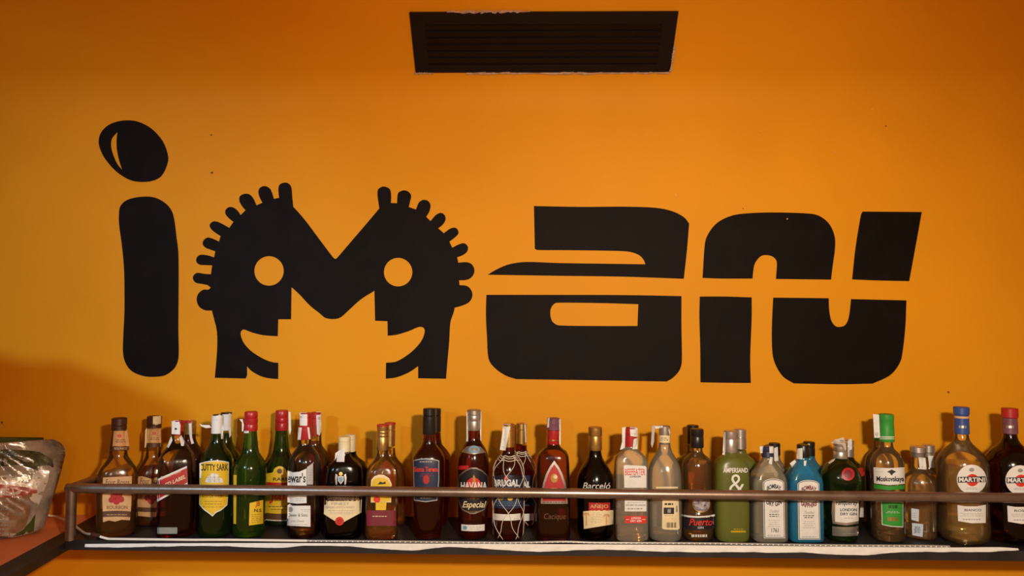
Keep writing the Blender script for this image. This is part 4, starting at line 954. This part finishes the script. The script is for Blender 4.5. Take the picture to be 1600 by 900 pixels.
for i in range(n):
    for j in range(4): k = i * 5 + j; f.append([k, k + 1, k + 6, k + 5])
tape = link('backing_tape', mesh(v, f), M_white, None, True, 0)
tag(tape, 'crumpled white backing tape hanging along the front of the shelf', 'tape')

# cable and plug by the corner
plug = empty('cable_plug', at_z(62, 816, -.004)); bpy.context.view_layer.update()
tag(plug, 'white cable with plug lying on the orange counter by the wall', 'cable')
pc = at_z(62, 816, -.004)
b = MB(); b.box((pc.x - .010, pc.y - .012, -.004), (pc.x + .010, pc.y + .012, .040)); wbuild(b, 'plug_body', M_wplastic, plug)
b = MB(); b.box((pc.x - .007, pc.y - .0135, .012), (pc.x + .003, pc.y - .012, .030)); wbuild(b, 'plug_mark', M_grey, plug)
pts = [pc + Vector((.010, 0, .020)), pc + Vector((.03, 0, .016)), at_z(85, 806, .004), at_z(101, 812, .003), at_z(116, 821, .003), at_z(124, 827, .003), at_z(133, 834, .004), Vector((c0.x, c0.y + .006, max(c0.z, .007)))]
sm = []
for i in range(len(pts) - 1):
    for k in range(4): sm.append(pts[i].lerp(pts[i+1], k / 4))
sm.append(pts[-1])
for _ in range(3): sm = [sm[0]] + [(sm[i-1] + sm[i] * 2 + sm[i+1]) / 4 for i in range(1, len(sm) - 1)] + [sm[-1]]
b = MB(); b.tube(sm, .0028, 8); wbuild(b, 'cord', M_wplastic, plug, True)

# ------------------------------------------------------------------ spice pouch and the packet behind it
def pouch(name, label, cx, rows, y_axis, m, base_py, flat=False):
    """rows: (py, half width px, half depth m), top to bottom"""
    q = at_y(cx, base_py - 60, y_axis); ax = Vector((q.x, y_axis, 0))
    s = Bottle.__new__(Bottle); s.ax = ax; s.d = Vector((ax.x - CAM.x, ax.y - CAM.y, 0)).normalized(); s.cx = cx; s.base = base_py
    s.sc = depth(Vector((ax.x, ax.y, .1))) / F; s.pr = []
    rot = 0 if flat else math.atan2(-s.d.x, s.d.y); rings = []
    zs = [at_plane(cx, r[0], ax, s.d).z for r in rows]; zs[-1] = .0005
    R = []
    for i in range(len(rows) - 1):
        for k in range(4):
            t = k / 4
            R.append((zs[i] + (zs[i+1] - zs[i]) * t, rows[i][1] + (rows[i+1][1] - rows[i][1]) * t, rows[i][2] + (rows[i+1][2] - rows[i][2]) * t))
    R.append((zs[-1], rows[-1][1], rows[-1][2]))
    for (z, hw_, hd) in R:
        ring = sring(hw_ * s.sc, hd, 2.3, rot, z, ax, 56)
        for k, p in enumerate(ring):
            c = .0035 * math.sin(p.x * 90 + z * 60) * math.sin(z * 75 + k * .35) + .002 * math.sin(z * 210 + p.x * 160)
            p -= s.d * c * min(1, hd / .012)
        rings.append(ring)
    v, f = loft(rings)
    s.O = Vector((ax.x, ax.y, .0005)); s.root = empty(name, s.O); tag(s.root, label, 'packet')
    s.bv, s.bf = v, f; s.bvh = BVHTree.FromPolygons(v, f); s.pr = [(hd, z) for z, hw_, hd in R]
    link('pouch_body', mesh(v, f, s.O), m, s.root, True, 0)
    return s
M_foil = mat('clear_grey_pouch_film', (.30, .25, .22), .18, vary=.45, scale=26, bump=.5, bscale=45, bdist=.004, coat=.6)
M_olive = mat('olive_pouch_print', (.055, .055, .02), .22, vary=.7, scale=60, bump=.5, bscale=50, bdist=.004, coat=.5)
M_cinn = mat('cinnamon_panel', (.22, .115, .06), .35, vary=.2, scale=40, bump=.3, bscale=60, bdist=.003)
M_pgreen = mat('green_pouch_print', (.045, .075, .015), .3, vary=.25, scale=50, coat=.3)
M_pred = mat('red_pouch_print', (.34, .05, .03), .3, vary=.15, coat=.3)
M_pwhite = mat('white_pouch_print', (.55, .50, .47), .25, vary=.2, scale=30, bump=.4, bscale=60, bdist=.003, coat=.4)
p = pouch('spice_packet', 'dark green packet standing against wall behind the silver spice pouch', -12, [(683, 78, .003), (690, 79, .005), (760, 78, .012), (800, 76, .015), (832, 74, .015)], -.042, M_pgreen, 832, True)
p = pouch('spice_pouch', 'crinkled silver spice pouch with red band and green base on counter', 2, [(692, 66, .003), (698, 76, .004), (706, 82, .006), (718, 84, .012), (745, 79, .022), (775, 72, .032), (800, 66, .037), (830, 59, .040), (848, 54, .038)], -.205, M_foil, 848)
l = p.patch([(-60, 706), (10, 702), (60, 705), (82, 718), (84, 730), (60, 735), (30, 726), (-10, 730), (-60, 722)], M_olive, 'printed_top', None, .0006, 20, 8)
l = p.patch([(-50, 752), (10, 742), (40, 757), (60, 735), (78, 728), (76, 748), (60, 790), (40, 776), (-50, 776)], M_pwhite, 'white_panel', None, .0006, 20, 8)
l = p.patch([(-50, 757), (5, 757), (58, 763), (58, 770), (30, 778), (-50, 776)], M_pred, 'red_band', None, .0010, 20, 5)
p.text('CANELA', -10, 763, 23, 774, M_white, l, bold=.03, off=.0016)
l = p.patch([(-50, 777), (30, 778), (50, 772), (47, 800), (40, 822), (20, 840), (-50, 842)], M_cinn, 'contents_panel', None, .0010, 20, 8)
p.lines(-5, 780, 16, 836, 9, M_grey, l, off=.0016, th=2.2); p.lines(-40, 780, -8, 836, 9, M_grey, l, off=.0016, th=2.2)
l = p.patch([(55, 803), (52, 836), (40, 841), (-40, 843), (-40, 838), (20, 838), (36, 827), (47, 815)], M_pgreen, 'green_base', None, .0013, 20, 6)

# ------------------------------------------------------------------ unseen blocker, added to cast the curved shadow low on the wall
blocker = empty('shadow_blocker', (-1.25, -.72, -.0035)); bpy.context.view_layer.update()
tag(blocker, 'unseen dark block added on the orange side counter to cast a shadow', 'shadow blocker')
sil = [(-1.62, -.0035), (-1.62, .565), (-1.24, .565), (-1.03, .485), (-1.02, .41), (-1.10, .38), (-1.12, .10), (-1.10, .06), (-1.11, -.0035)]
n9 = len(sil); b = MB()
b.add([(x, -.80, z) for x, z in sil] + [(x, -.66, z) for x, z in sil], [list(range(n9))[::-1], list(range(n9, 2*n9))] + [[k, (k+1) % n9, n9 + (k+1) % n9, n9 + k] for k in range(n9)])
bod = wbuild(b, 'blocker_body', M_shelf, blocker)
b = MB(); b.box((-1.56, -.79, .566), (-1.34, -.67, .575)); wbuild(b, 'blocker_plate', M_silver, blocker)
b = MB(); b.tube([(-1.14, -.73, .39), (-1.14, -.73, .35)], .022, 16); wbuild(b, 'blocker_stub', M_silver, blocker, True)
